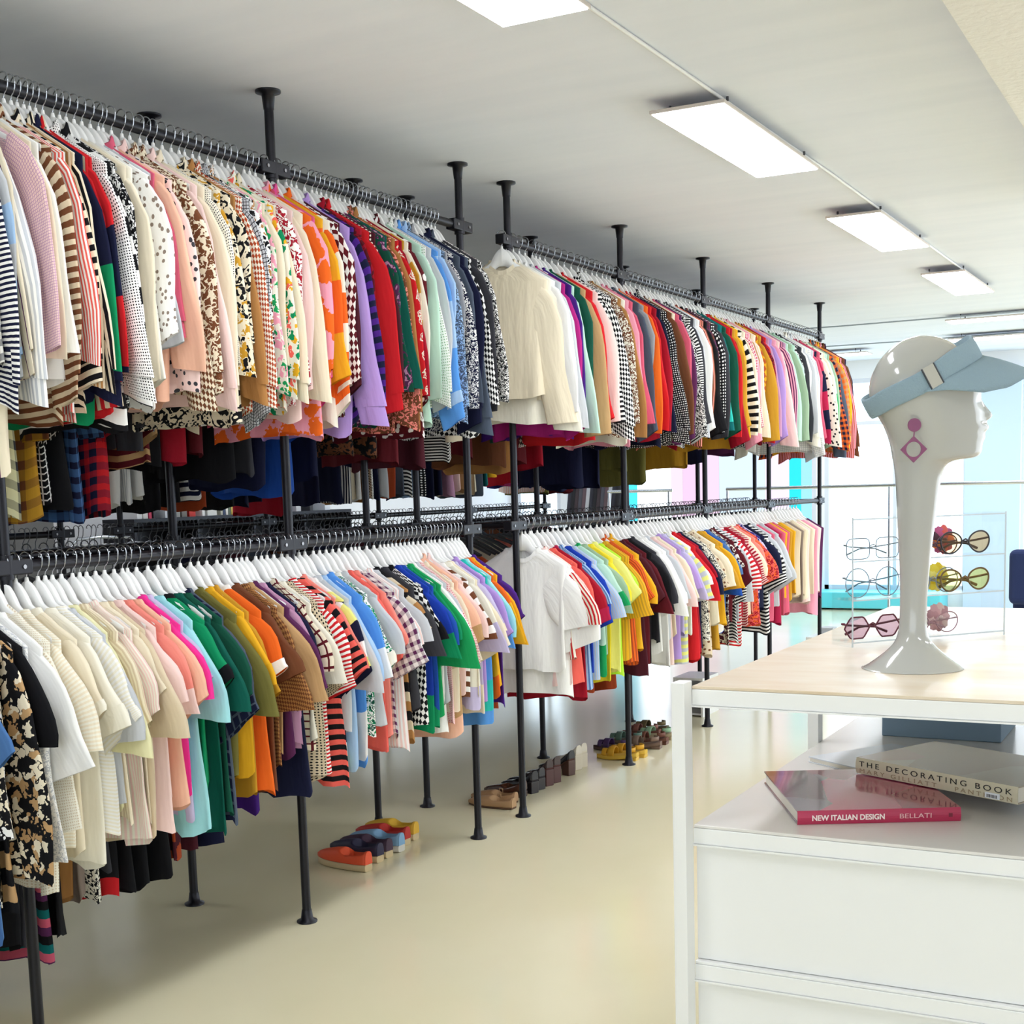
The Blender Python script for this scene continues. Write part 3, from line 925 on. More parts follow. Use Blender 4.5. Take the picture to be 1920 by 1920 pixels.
rb, L, D = book('thin glossy crimson book with white spine lettering lying on the middle shelf', onz(1495, 1546.5, z0), onz(1801, 1539, z0), onz(1433, 1469, z0), .026,
    art_mat('crimson cover', ['b03a5c', '7c4a5c', 'c9587a', '5a2436', '8f7f8d', 'a81f45'], 9), mat('crimson spine', 'b52f52', .3))
M_ink = mat('white ink', 'f7e6e0', .6)
text(rb, 'NEW ITALIAN DESIGN', .014, Matrix.Translation((.026, -.0042, .008)) @ XZ, .133, M_ink, .0004)
text(rb, 'BELLATI', .0125, Matrix.Translation((.186, -.0042, .0085)) @ XZ, .058, mat('pink ink', 'eab8b8', .6))
MB().box(.277, -.0042, .009, .284, -.0036, .016).build('spine_mark', mat('dark red mark', '7d1c33', .5), rb)
zd = ZM + .0285
M_jk = mat('old jacket', 'd8cfb4', .35); 
db, L, D = book('thick old book in a worn cream jacket lying askew on the crimson one', onz(1606, 1449, zd), onz(1909, 1509, zd), onz(1648, 1399, zd), .033,
    art_mat('beige jacket', ['b9ab97', 'b3a08e', 'bcae9c', 'b89c90', 'aea08e'], 7, .2), M_jk)
M_bk = mat('black ink', '1c1a1a', .6); M_br = mat('faded ink', 'a89274', .7)
text(db, 'THE DECORATING BOOK', .0155, Matrix.Translation((.010, -.0042, .0165)) @ XZ, L * .945, M_bk, 0, 'lettering', 1.45)
text(db, 'MARY GILLIATT', .012, Matrix.Translation((.010, -.0036, .0035)) @ XZ, L * .50, M_br, 0, 'lettering', 1.5)
text(db, 'PANTHEON', .012, Matrix.Translation((L * .64, -.0036, .0035)) @ XZ, L * .33, M_br, 0, 'lettering', 1.5)
st = MB().box(L * .82, -.0046, .003, L * .82 + .032, -.0040, .014).build('price_sticker', mat('sticker', 'eef0f4', .5), db)
for k in range(9): MB().box(L * .82 + .004 + k * .0025, -.0049, .0045, L * .82 + .005 + k * .0025 + (k % 3) * .0004, -.0045, .0105).build('barcode_line', M_bk, st)
book('thin white paperback lying beneath the cream jacketed book', onz(1516, 1429, z0), onz(1640, 1459, z0), onz(1630, 1395, z0), .013, mat('pale cover', 'dfe3e8', .25), M_jk, edge_open=True)
bx0, bx1 = onz(1653, 1380, ZM), onz(1877, 1393, ZM)
b = empty('storage_box', ((bx0.x + bx1.x) / 2, (bx0.y + bx1.y) / 2 + .12, ZM)); tag(b, 'slate blue cardboard box at the back of the middle shelf', 'box')
hw = (bx1.x - bx0.x) / 2; MB().box(-hw, -.12, .0005, hw, .12, .10).build('body', mat('slate card', '7f97ab', .7), b, bevel=.002); MB().box(-hw - .002, -.122, .1002, hw + .002, .122, .13).build('lid', mat('slate card lid', '8aa1b4', .7), b, bevel=.002)

# ------------------------------------------------------------------ mannequin head, visor, earring
base = onz(1711.5, 1252, ZT); E1 = Vector((RT.x, RT.y, 0)).normalized(); E2 = Vector((-E1.y, E1.x, 0))
def onm(px, py):
    r = ray(px, py); t = (base - Vector((0, 0, EYE))).dot(E2) / r.dot(E2); p = Vector((0, 0, EYE)) + r * t - base
    return p.dot(E1), p.z
PXM = (base - Vector((0, 0, EYE))).dot(FW) / F
prof = [  # row, back, front, front without nose and lips, half depth
 (1262, 1617.5, 1804.5, 0, 93), (1255, 1619, 1803, 0, 91.5), (1243, 1631, 1797, 0, 83), (1229, 1651, 1774, 0, 61.5), (1213, 1671, 1755, 0, 42), (1197, 1682.5, 1740.5, 0, 29), (1178, 1686, 1737, 0, 25.5), (1158, 1688, 1736.5, 0, 24.2),
 (1118, 1688.5, 1737.5, 0, 24.5), (1078, 1688, 1741, 0, 26.5), (1038, 1686.5, 1745, 0, 29.2), (1000, 1685, 1749, 0, 32), (960, 1683, 1755, 0, 36), (920, 1681.5, 1759, 0, 38.5), (895, 1680, 1763, 0, 41), (880, 1678.5, 1768, 0, 43), (869, 1677, 1776, 1774, 45),
 (863, 1676, 1790, 1788, 47), (860, 1675.5, 1816, 1814, 48.5), (857, 1675, 1829, 1826, 50), (851, 1674, 1836, 1832, 51.5), (843, 1673, 1839, 1834, 53), (834, 1671.5, 1839, 1835, 54.5), (827, 1670, 1841, 1836, 55.5), (820, 1668, 1845, 1837, 57), (813, 1666, 1842.5, 1837, 58.5),
 (808, 1664, 1846, 1837, 59.5), (802, 1662, 1850, 1837.5, 60.5), (797, 1660, 1848.5, 1838, 61.5), (790, 1657, 1846, 1838, 62.5), (785, 1654, 1853, 1838, 63.5), (778, 1650, 1858, 1838, 64.5), (771, 1645, 1852.5, 1837.5, 66), (762, 1640, 1846, 1837, 67.5), (752, 1635, 1840, 1836.5, 69.5),
 (742, 1632.5, 1837, 1836.5, 71), (728, 1631, 1836.5, 1836.5, 73), (712, 1632.5, 1833, 1833, 74), (694, 1638, 1825, 1825, 73), (676, 1647, 1813, 1813, 70), (660, 1659, 1801, 1801, 64), (647, 1673, 1786, 1786, 54), (638, 1688, 1771, 1771, 41), (632, 1705, 1753, 1753, 25), (629.5, 1722, 1736, 1736, 8)]
rows = []; TM = np.linspace(0, 2 * PI, 56, endpoint=False)
for py, l, r_, r0, w in prof:
    (xl, _), (xr, z) = onm(l, py), onm(r_, py); z = max(z, .0005) if py < 1262 else .0005
    k = (xr - xl) / (r_ - l); x0 = xl + ((r0 or r_) - l) * k; xr = x0 + (xr - x0) * 1.4; c, rx = (xl + x0) / 2, (x0 - xl) / 2; ww = w * PXM; ring = []
    face = py < 862
    for a in TM:
        ca, sa = math.cos(a), math.sin(a); ex = .9 if face else 1
        x = c + rx * math.copysign(abs(ca) ** ex, ca); y = ww * math.copysign(abs(sa) ** ex, sa)
        if face and ca > 0 and 640 < py:
            if py < 865: y *= 1 - .14 * ca * min(1, (865 - py) / 30) * (py > 735)
            if r0: sg = (.013 if py < 793 else .024) ; x += (xr - x0) * math.exp(-(y / sg) ** 2)
            x -= .006 * math.exp(-((abs(y) - .03) / .012) ** 2 - ((py - 753) / 7.5) ** 2)
        ring.append(base + E1 * x + E2 * y + Vector((0, 0, z)) - base)
    rows.append(ring)
mh = MB().grid(rows, True, True); mh.add(rows[0], [tuple(range(len(rows[0])))[::-1]]); mh.add(rows[-1], [tuple(range(len(rows[0])))], True)
M_man = mat('glossy ivory plastic', 'b4b4ae', .12, coat=.6)
man = mh.build('mannequin_head', M_man, None, base); tag(man, 'glossy ivory mannequin head on a long neck standing on the wood top', 'mannequin head')
sub = man.modifiers.new('sub', 'SUBSURF'); sub.levels = sub.render_levels = 1

vis = empty('sun_visor', base + Vector((0, 0, onm(1727, 709)[1])) + E1 * onm(1727, 709)[0], math.atan2(E1.y, E1.x)); tag(vis, 'pale blue sun visor with a buckled strap worn by the mannequin head', 'sun visor')
M_vis = mat('pale blue canvas', '8fa6b2', .85, bump=.3, bscale=300); M_vd = mat('blue canvas underside', '9fb1ba', .85)
ta = math.radians(28.5); RXv, RYv = 109 * PXM, 79 * PXM
def band(th, h, off=0):
    x, y = (RXv + off) * math.cos(th), (RYv + off) * math.sin(th)
    x2, z2 = x * math.cos(ta) - h * math.sin(ta), x * math.sin(ta) + h * math.cos(ta); return (x2, y, z2)
bw = 19 * PXM; tb = np.linspace(0, 2 * PI, 64, endpoint=False)
def bump_h(t): return bw * (1 + .22 * max(0, math.cos(t)))
MB().grid([[band(t, h * bump_h(t) + .0015 * math.sin(5 * t + 1), o) for t in tb] for h, o in ((-1, -.002), (-1, .0025), (-.8, .004), (0, .0045), (.8, .004), (1, .0025), (1, -.002), (0, -.004), (-1, -.002))], True, True).build('band', M_vis, vis)
br = []
BT = [0, .4, .8, 1.2, 1.6, 1.85]
for j in range(9):
    f = j / 8; row = []
    for t in np.linspace(-1.85, 1.85, 41):
        at = abs(t); p = Vector(band(t, -bump_h(t) * .85, .003)); k = PXM * math.copysign(1, t)
        dx, dz, dy = np.interp(at, BT, [89, 80, 58, 42, 14, 1]) * PXM, np.interp(at, BT, [-27, -37, -46, -38, -12, -1]) * PXM, np.interp(at, BT, [0, 8, 12, 10, 4, 0]) * k
        row.append((p.x + dx * f, p.y + dy * math.sin(f * PI / 2), p.z + dz * (f * .55 + .45 * f * f)))
    br.append(row)
bo = MB().grid(br, True).build('brim', M_vis, vis); sd = bo.modifiers.new('solid', 'SOLIDIFY'); sd.thickness = .0035; sd.offset = 0
sl = MB()
for j in (-1, 1): sl.tube([band(-1.62 + .1 * j, h, .007) for h in (-bw * 1.05, 0, bw * 1.05)], .0016, 6)
bk = MB().grid([[band(-1.62 + a, h * bw, .0075) for a in (-.1, 0, .1)] for h in (-1.05, 1.05)], False).build('strap_loop', mat('strap loop', 'b9b7ae', .7), vis)
sl.build('buckle', mat('dark metal', '4a4d52', .35, .8), vis)

def onside(px, py, d): x, z = onm(px, py); return base + E1 * x - E2 * d + Vector((0, 0, z))
M_ear = mat('mauve resin', '86486c', .35)
ec = onside(1694, 800, 68 * PXM); er = empty('earring', ec, math.atan2(E1.y, E1.x)); tag(er, 'mauve disc and diamond drop earring hanging on the mannequin head', 'earring')
MB().prism([(12 * PXM * math.cos(a), 12 * PXM * math.sin(a)) for a in np.linspace(0, 2 * PI, 28, endpoint=False)], -.002, .002).build('disc', M_ear, er, bevel=.0006)
MB().tube([(0, 0, -11 * PXM), (-1 * PXM, 0, -23 * PXM)], .0012, 6).build('link', M_ear, er)
dm = MB(); n = 32; oc = []; ic = []
for k in range(n):
    a = 2 * PI * k / n; q = 24 / (abs(math.cos(a)) + abs(math.sin(a))) * PXM; oc.append((q * math.cos(a), q * math.sin(a) * .98)); ic.append((13.5 * PXM * math.cos(a), 13.5 * PXM * math.sin(a)))
cz = -43 * PXM
vs = [(x, y, z + cz) for y in (-.0018, .0018) for x, z in oc] + [(x, y, z + cz) for y in (-.0018, .0018) for x, z in ic]
fs = []
for k in range(n):
    j = (k + 1) % n; fs += [(k, j, 2 * n + j, 2 * n + k), (n + k, 3 * n + k, 3 * n + j, n + j), (k, n + k, n + j, j), (2 * n + k, 2 * n + j, 3 * n + j, 3 * n + k)]
dm.add(vs, fs).build('diamond_drop', M_ear, er, (-1 * PXM, 0, 0))

# ------------------------------------------------------------------ acrylic eyewear display
A, B = onz(1598, 1215, ZT), onz(1882, 1191, ZT); ux = (B - A).normalized(); DL = (B - A).length; yaw = math.atan2(ux.y, ux.x)
M_acr = clear_mat('acrylic', 'fdfefe', .04); M_edge = mat('acrylic edge', 'e4eef4', .15, trans=.3)
dsp = empty('eyewear_display', A, yaw); tag(dsp, 'clear acrylic three tier eyewear display behind the mannequin neck', 'eyewear display'); DD = .075; DH = .285
TIER = [.012, .105, .190]
for x in (0, DL * .5, DL): MB().box(x - .0012, 0, .001, x + .0012, DD, DH).build('side_panel', M_acr, dsp)
MB().box(.0014, DD - .002, .001, DL - .0014, DD, DH).build('back_panel', M_acr, dsp)
for z in TIER + [DH - .003]: MB().box(.0014, .001, z - .003, DL - .0014, DD - .0024, z).build('tier_shelf', M_acr, dsp)
for x in (0, DL): MB().box(x - .0016, -.0016, .001, x + .0016, 0, DH).build('corner_edge', M_edge, dsp)
for z in TIER + [DH - .003]: MB().box(0, -.0014, z - .003, DL, 0, z).build('shelf_lip', M_edge, dsp)
def rim_pts(shape, w, h, n=28):
    out = []
    for k in range(n):
        a = 2 * PI * k / n + .2
        if shape == 'hex': q = 1 / max(abs(math.cos((a % (PI / 3)) - PI / 6)), .5) * .9
        elif shape == 'square': q = 1 / (abs(math.cos(a)) ** 5 + abs(math.sin(a)) ** 5) ** .2
        elif shape == 'cat': q = 1 + .16 * math.cos(a - .8) ** 3
        else: q = 1
        out.append((w * q * math.cos(a), h * q * math.sin(a)))
    return out
def glasses(label, loc, rz, shape, fm, lm, w=.026, h=.022, r=.0011, tilt=.15):
    w, h = w * 1.14, h * 1.2
    g = empty('eyeglasses', loc, rz); tag(g, label, 'eyeglasses', None); fr = MB(); gap = w + .009; cz = h + .002
    for s in (-1, 1):
        P = [(s * (gap + x), .0, cz + z) for x, z in rim_pts(shape, w, h)]; fr.tube(P, r, 6, True)
        MB().prism([(s * (gap + x * .97), cz + z * .97) for x, z in rim_pts(shape, w, h)], -.0004, .0004).build('lens', lm, g)
        tm = MB(); e = s * (gap + w)
        tm.tube([(e, 0, cz + h * .4), (e + s * .003, .006, cz + h * .4), (e - s * .02, .017, cz + h * .2), (-s * .02, .02 + .004 * s, cz - h * .1), (-s * (gap + .012), .021 + .004 * s, cz - h * .6)], [r * 1.3] * 4 + [r * 1.7], 6).build('temple', fm, g)
    fr.tube([(-.010, 0, cz + .004), (0, -.001, cz + .009), (.010, 0, cz + .004)], r, 6).build('frame', fm, g); return g
def din(x, y, z): return A + ux * x + Vector((-ux.y, ux.x, 0)) * y + Vector((0, 0, z + .0005))
GM = {k: mat(k, c, .3, mt) for k, c, mt in (('grey wire', '77838c', .6), ('steel wire', '8d97a5', .7), ('burgundy frame', '5f1830', 0), ('black frame', '2b2a33', 0), ('tortoise frame', '6a5226', 0), ('rose wire', 'a8808a', .4), ('plum frame', '543a52', 0))}
LM = {k: clear_mat('lens ' + k, c, .06) for k, c in (('clear', 'fafcfd'), ('blue', 'e4f3f7'), ('rose', 'e6d6e0'), ('amber', 'f7e2c8'), ('yellow', 'f8f2c6'), ('plum', 'a06a90'))}
for lb, x, t, sh, f, l, w, h, r in (
    ('clear square eyeglasses with grey wire rims on the upper display tier', .07, 2, 'square', 'grey wire', 'clear', .028, .019, .0011),
    ('round eyeglasses with pale blue lenses on the middle display tier', .07, 1, 'round', 'steel wire', 'blue', .029, .027, .0012),
    ('burgundy hexagonal sunglasses on the lowest display tier', .07, 0, 'hex', 'burgundy frame', 'rose', .030, .022, .0019),
    ('dark wire eyeglasses on the upper display tier beside the orange flower', .235, 2, 'cat', 'plum frame', 'clear', .026, .018, .0015),
    ('round thin wire eyeglasses on the middle display tier before the yellow flower', .235, 1, 'round', 'steel wire', 'clear', .028, .023, .0013),
    ('dark rimmed yellow sunglasses at the end of the middle display tier', .325, 1, 'cat', 'tortoise frame', 'yellow', .027, .02, .0022),
    ('rose wire eyeglasses with clear lenses on the lowest display tier', .235, 0, 'cat', 'rose wire', 'clear', .028, .019, .0013),
    ('dark orange lensed sunglasses at the end of the upper display tier', .325, 2, 'cat', 'black frame', 'amber', .027, .02, .002)):
    glasses(lb, din(x, .022, TIER[t]), yaw + .06, sh, GM[f], LM[l], w, h, r)
def bloom(label, x, t, cols, n=9, rr=.027):
    r = empty('flower_clip', din(x, .058, TIER[t]), yaw); tag(r, label, 'hair clip'); rnd = random.Random(x)
    for k in range(n):
        a = 2 * PI * k / n; c = Vector((math.cos(a) * rr * .75, -.002 * (k % 2), .034 + math.sin(a) * rr * .75)); rows = []
        for i in range(5):
            f = i / 4; w = rr * .62 * math.sin(PI * min(.95, .12 + f * .8)); d = Vector((math.cos(a), 0, math.sin(a))); p = Vector((-math.sin(a), 0, math.cos(a)))
            rows.append([tuple(Vector((0, 0, .034)) + d * rr * 1.25 * f + p * w * q + Vector((0, -.010 + .008 * f * f + .004 * q * q + rnd.uniform(-.001, .001), 0))) for q in (-1, -.5, 0, .5, 1)])
        MB().grid(rows, True).build('petal', mat('petal ' + cols[k % len(cols)], cols[k % len(cols)], .7), r)
    MB().lathe([(.001, -.005), (.006, -.003), (.007, 0), (.005, .004), (.001, .005)], (0, -.008, .034), 12).build('flower_centre', mat('petal ' + cols[-1], cols[-1], .7), r)
bloom('orange and plum fabric flower clip on the upper display tier', .29, 2, ['e8823c', 'b0507c', 'e0605a', 'c05a8a', '5a3a4a'])
bloom('yellow fabric flower clip on the middle display tier', .275, 1, ['f6e04a', 'fbef86', 'f3d631'])
bloom('dusty pink fabric flower clip on the lowest display tier', .28, 0, ['cfa0a4', 'b98a90', 'dcbcb8'])

# ------------------------------------------------------------------ shoes under the racks
def shoe(label, toe_px, heel_px, zc, kind, col, sole='c9b48c', L=.27, group='shoes on the floor under the racks', heel=0, w=.042):
    hl, to = onz(*heel_px, 0), onz(*toe_px, 0); d = (to - hl); d.z = 0; d.normalize(); ang = math.atan2(d.y, d.x)
    name = {'esp': 'espadrille', 'flat': 'flat_shoe', 'pump': 'heeled_shoe', 'sandal': 'sandal'}[kind]
    r = empty(name, hl, ang); tag(r, label, {'esp': 'espadrille', 'flat': 'shoe', 'pump': 'shoe', 'sandal': 'sandal'}[kind], group)
    st = .030 if kind == 'esp' else (.024 if heel and kind == 'sandal' else .010)
    N = 23; M_u = mat('shoe ' + col, col, .6 if kind != 'pump' else .25); M_s = mat('sole ' + sole, sole, .8)
    def lift(s): return heel * max(0, 1 - s / .62) ** 1.3 + .0005
    def hwid(s): return w * (.62 + .38 * math.sin(PI * min(1, s * .95 + .08) ** 1.1)) * (math.sin(PI * (.5 + .5 * max(0, (s - .72) / .28))) ** .55 if s > .72 else min(1, .74 + s * 3))
    ss = [k / (N - 1) for k in range(N)]; ss[-1] = .992; ss[0] = .004
    lo, up = [], []
    for s in ss:
        wv = hwid(s); zl = lift(s); ring = []
        for a in np.linspace(0, 2 * PI, 16, endpoint=False): ring.append((L * s, wv * math.copysign(abs(math.cos(a)) ** .5, math.cos(a)) * 1.03, zl + st * (.5 + .5 * math.copysign(abs(math.sin(a)) ** .4, math.sin(a)))))
        lo.append(ring)
    so = MB().grid(lo, True, True); so.add(lo[0], [tuple(range(16))[::-1]]); so.add(lo[-1], [tuple(range(16))]); so.build('sole', M_s, r)
    if heel: MB().prism([(.002, 0), (L * .2, 0), (L * .25, heel * .86), (0, heel * .99)], -w * .62, w * .62).build('heel', mat('heel ' + sole, sole, .4), r, bevel=.003)
    if kind != 'sandal':
        for s in ss:
            wv = hwid(s) * .97; zl = lift(s) + st * .96
            hh = np.interp(s, [0, .1, .22, .36, .44, .5, .65, .82, .93, 1], [.052, .049, .042, .038, .050, .052, .046, .036, .027, .014]) * (1.0 if kind == 'esp' else .85)
            ring = []
            for a in np.linspace(-.25, PI + .25, 15):
                ca, sa = math.cos(a), math.sin(a); y = wv * math.copysign(abs(ca) ** .7, ca); z = hh * max(0, sa) ** .6
                if .07 < s < .42 and sa > .8: z = min(z, .006)
                ring.append((L * s, y, zl + z))
            up.append(ring)
        u_ = MB().grid(up, True); u_.add(up[0], [tuple(range(15))]); u_.add(up[-1], [tuple(range(15))[::-1]]); o = u_.build('upper', M_u, r)
        q = o.modifiers.new('solid', 'SOLIDIFY'); q.thickness = .002
        if kind == 'flat': MB().tube([(L * .40, -.047, .03), (L * .40 + .018, -.047, .034), (L * .40 + .018, -.047, .052), (L * .40, -.047, .05)], .0022, 6, True).build('buckle', mat('buckle', 'c9a37a', .4, .5), r)
    else:
        for s0, s1, hh in ((.52, .68, .045), (.72, .84, .034)):
            rows = []
            for s in np.linspace(s0, s1, 4): rows.append([(L * s, hwid(s) * 1.0 * math.cos(a), lift(s) + st + hh * math.sin(a) ** .8) for a in np.linspace(0, PI, 13)])
            o = MB().grid(rows, True).build('strap', M_u, r); q = o.modifiers.new('solid', 'SOLIDIFY'); q.thickness = .003
        rows = [[(L * .06 + L * .16 * (1 - math.sin(a)), w * .85 * math.cos(a), lift(.1) + st + .018 + h) for a in np.linspace(0, PI, 13)] for h in (-.012, .0, .012)]
        o = MB().grid(rows, True).build('heel_strap', M_u, r); q = o.modifiers.new('solid', 'SOLIDIFY'); q.thickness = .003
    return r
shoe('orange espadrille, frontmost of the row by the pole', (583, 1614), (692, 1634), 0, 'esp', 'e0512a')
shoe('navy espadrille beside the orange one', (622, 1601), (714, 1617), 0, 'esp', '23203e')
shoe('dark plum espadrille between the navy and the light blue ones', (640, 1592), (731, 1608), 0, 'esp', '3a2038')
shoe('light blue espadrille between the dark plum and the red ones', (655, 1583), (754, 1597), 0, 'esp', '7fa8cc', 'cfcac0')
shoe('red espadrille between the light blue and the yellow ones', (666, 1572), (765, 1585), 0, 'esp', 'b8281e')
shoe('yellow espadrille, last of the espadrille row', (690, 1563), (781, 1575), 0, 'esp', 'd8a92c')
shoe('tan buckled flat shoe, nearest of the leather row', (858, 1505), (964, 1517), 0, 'flat', 'b08a62', '5a3d28', .25)
shoe('tan flat shoe just past the buckled one', (872, 1496), (968, 1506), 0, 'flat', 'a8825c', '5a3d28', .25)
shoe('brown low heeled shoe past the tan flats', (900, 1484), (984, 1495), 0, 'pump', '4b2c20', '3a2118', .24, heel=.03)
shoe('black heeled shoe, nearer of two behind the pole', (915, 1470), (1004, 1488), 0, 'pump', '17161c', '1c1418', .24, heel=.06)
shoe('black heeled shoe, farther of two behind the pole', (925, 1464), (1017, 1481), 0, 'pump', '1a181e', '1c1418', .24, heel=.06)
shoe('dark brown block heeled shoe, nearer of the tall pair', (948, 1455), (1032, 1474), 0, 'pump', '36201c', '4a211d', .24, heel=.085)
shoe('dark brown block heeled shoe, farther of the tall pair', (960, 1449), (1046, 1468), 0, 'pump', '36201c', '4a211d', .24, heel=.085)
shoe('black shoe on a brown block heel by the cream pair', (985, 1438), (1073, 1454), 0, 'pump', '141418', '4c2c20', .24, heel=.08)
shoe('cream heeled shoe, nearer of the cream pair', (1000, 1428), (1086, 1444), 0, 'pump', 'd9d0c0', 'cfc4b0', .24, heel=.08)
shoe('cream heeled shoe, farther of the cream pair', (1010, 1422), (1096, 1439), 0, 'pump', 'd9d0c0', 'cfc4b0', .24, heel=.08)
for lb, t, h, c, sl_ in (('yellow strappy sandal pointing away from the pole', (1104, 1420), (1196, 1426), 'd8a01e', 'd9b040'), ('yellow strappy sandal partly hidden by the pole', (1125, 1414), (1212, 1420), 'd8a01e', 'd9b040'),
    ('purple sandal behind the yellow pair', (1108, 1404), (1185, 1410), '4e3566', '5a4038'), ('grey brown sandal past the yellow pair', (1160, 1400), (1240, 1404), '8d7464', '7a6152'),
    ('teal green sandal behind the purple one', (1138, 1392), (1208, 1396), '5e7d70', '6d5a48'), ('brown woven sandal near the white post', (1180, 1392), (1252, 1396), '7a4a3a', '6a4030'),
    ('reddish brown slingback sandal at the far end of the row', (1190, 1378), (1238, 1381), '86564c', '7a4c40'), ('olive brown sandal at the far end of the row', (1196, 1370), (1252, 1374), '6e5f3e', '5c4c34'),
    ('pale mint sandal at the far end beside the white post', (1222, 1384), (1262, 1387), '9cc4a0', 'b9a888')):
    shoe(lb, t, h, 0, 'sandal', c, sl_, .24, heel=.02)

# ------------------------------------------------------------------ things at the back
gx = -7.5
y0, y1 = onx(-60, 970, gx).y, onx(97, 970, gx).y
gc = empty('grey_cabinet', (gx, (y0 + y1) / 2, 0)); tag(gc, 'dark grey cabinet standing by the white wall behind the racks', 'cabinet')
MB().box(-.4, (y0 - y1) / 2, .06, 0, (y1 - y0) / 2, 1.75).build('body', mat('grey board', '6d6c6c', .6), gc, bevel=.004); MB().box(-.38, (y0 - y1) / 2 + .02, 0, -.02, (y1 - y0) / 2 - .02, .0595).build('plinth', M_black, gc)
for q in (-1, 1): MB().box(.001, min(0, q) * (y1 - y0) / 2 + .004, .08, .018, max(0, q) * (y1 - y0) / 2 - .004, 1.73).build('door', mat('grey door', '747373', .5), gc, bevel=.002)
cb = onx(180, 1000, -6.7)
def stack_chair(z, label):
    r = empty('stacking_chair', (cb.x, cb.y, z), .6); tag(r, label, 'chair', 'stacked chairs'); f = MB(); w = .22
    f.tube([(w, .22, 0), (w, .20, .45), (w, .26, .82), (w * .8, .275, .875), (0, .28, .885), (-w * .8, .275, .875), (-w, .26, .82), (-w, .20, .45), (-w, .22, 0)], .011, 8).build('back_frame', M_chrome, r)
    f = MB().tube([(w, -.2, 0), (w, -.2, .44), (w, .2, .45)], .011, 8); f.build('leg', M_chrome, r); MB().tube([(-w, -.2, 0), (-w, -.2, .44), (-w, .2, .45)], .011, 8).build('leg', M_chrome, r)
    MB().box(-w + .01, -.21, .452, w - .01, .19, .475).build('seat', mat('grey seat', 'b9bbb8', .6), r, bevel=.008); MB().box(-w + .02, .25, .60, w - .02, .268, .84).build('backrest', mat('grey seat', 'b9bbb8', .6), r, bevel=.006)
for k, lb in enumerate(('silver tube chair at the bottom of the stack by the wall', 'silver tube chair second in the stack by the wall', 'silver tube chair third in the stack by the wall', 'silver tube chair topmost in the stack by the wall')): stack_chair(k * .115, lb)
bx = -7.7; b0, b1 = onx(252, 985, bx).y, onx(660, 985, bx).y; bt = 1.32
bc = empty('low_bookcase', (bx, (b0 + b1) / 2, 0)); tag(bc, 'long low black bookcase along the wall behind the racks', 'bookcase'); hb = (b1 - b0) / 2
MB().box(-.34, -hb, bt - .03, 0, hb, bt).build('top_board', M_black, bc); MB().box(-.34, -hb, 0, -.32, hb, bt - .031).build('back_panel', M_black, bc)
for q in range(5): yy = -hb + .012 + q * (2 * hb - .024) / 4; MB().box(-.319, yy - .012, 0, -.002, yy + .012, bt - .031).build('side_panel', M_black, bc)
for zz in (.06, .48, .9): MB().box(-.319, -hb + .03, zz, -.004, hb - .03, zz + .02).build('shelf_board', M_black, bc)
for px, w, h, c, cn in ((268, 10, .10, 'e8e8ea', 'white'), (279, 9, .12, 'd8d6d2', 'pale grey'), (288, 5, .14, 'c93a5c', 'crimson'), (296, 4, .12, '33323a', 'black'), (318, 4, .2, 'cfd3da', 'silver'), (326, 4, .18, '4a4c55', 'charcoal'), (338, 12, .10, '9a9894', 'grey'), (352, 10, .11, '77716c', 'taupe'),
    (367, 12, .13, 'c2261c', 'red'), (388, 5, .19, 'e6e6e4', 'slim white'), (404, 18, .24, 'dcdcd8', 'broad white'), (422, 4, .2, 'b9b7a6', 'beige'), (427, 4, .21, '3c4a6a', 'slate blue'), (432, 4, .19, 'e4e2da', 'ivory'), (437, 4, .22, '5a6a58', 'sage'), (442, 4, .2, 'd9c25a', 'yellow'), (447, 4, .21, '8b4a38', 'rust'), (462, 12, .26, 'a89a7a', 'tan'),
    (476, 9, .22, 'c8b894', 'sand'), (494, 14, .30, '9c1a22', 'deep red'), (512, 5, .2, '2a4a86', 'blue'), (530, 10, .16, 'eeeeee', 'plain white'), (548, 5, .2, '5a2a5a', 'plum'), (566, 9, .18, 'c9c9cf', 'cool grey'), (590, 6, .22, '2f2f36', 'inky'), (620, 10, .14, 'd6dbe4', 'icy')):
    ya, yb = onx(px - w / 2, 980, bx).y, onx(px + w / 2, 980, bx).y
    r = empty('book', (bx - .13, (ya + yb) / 2, bt)); tag(r, '%s book standing on the low black bookcase behind the racks' % cn, 'book', 'books on the low bookcase'); q = (yb - ya) / 2 * .96
    MB().box(-.1, -q * .8, .003, .096, q * .8, h - .003).build('pages', mat('paper', 'ece6d8', .9), r); cm = mat('book ' + c, c, .6)
    MB().box(-.1, -q, 0, .1, -q * .8 - .0002, h).build('cover', cm, r); MB().box(-.1, q * .8 + .0002, 0, .1, q, h).build('cover', cm, r); MB().box(.097, -q * .8, 0, .1, q * .8, h).build('spine', cm, r)

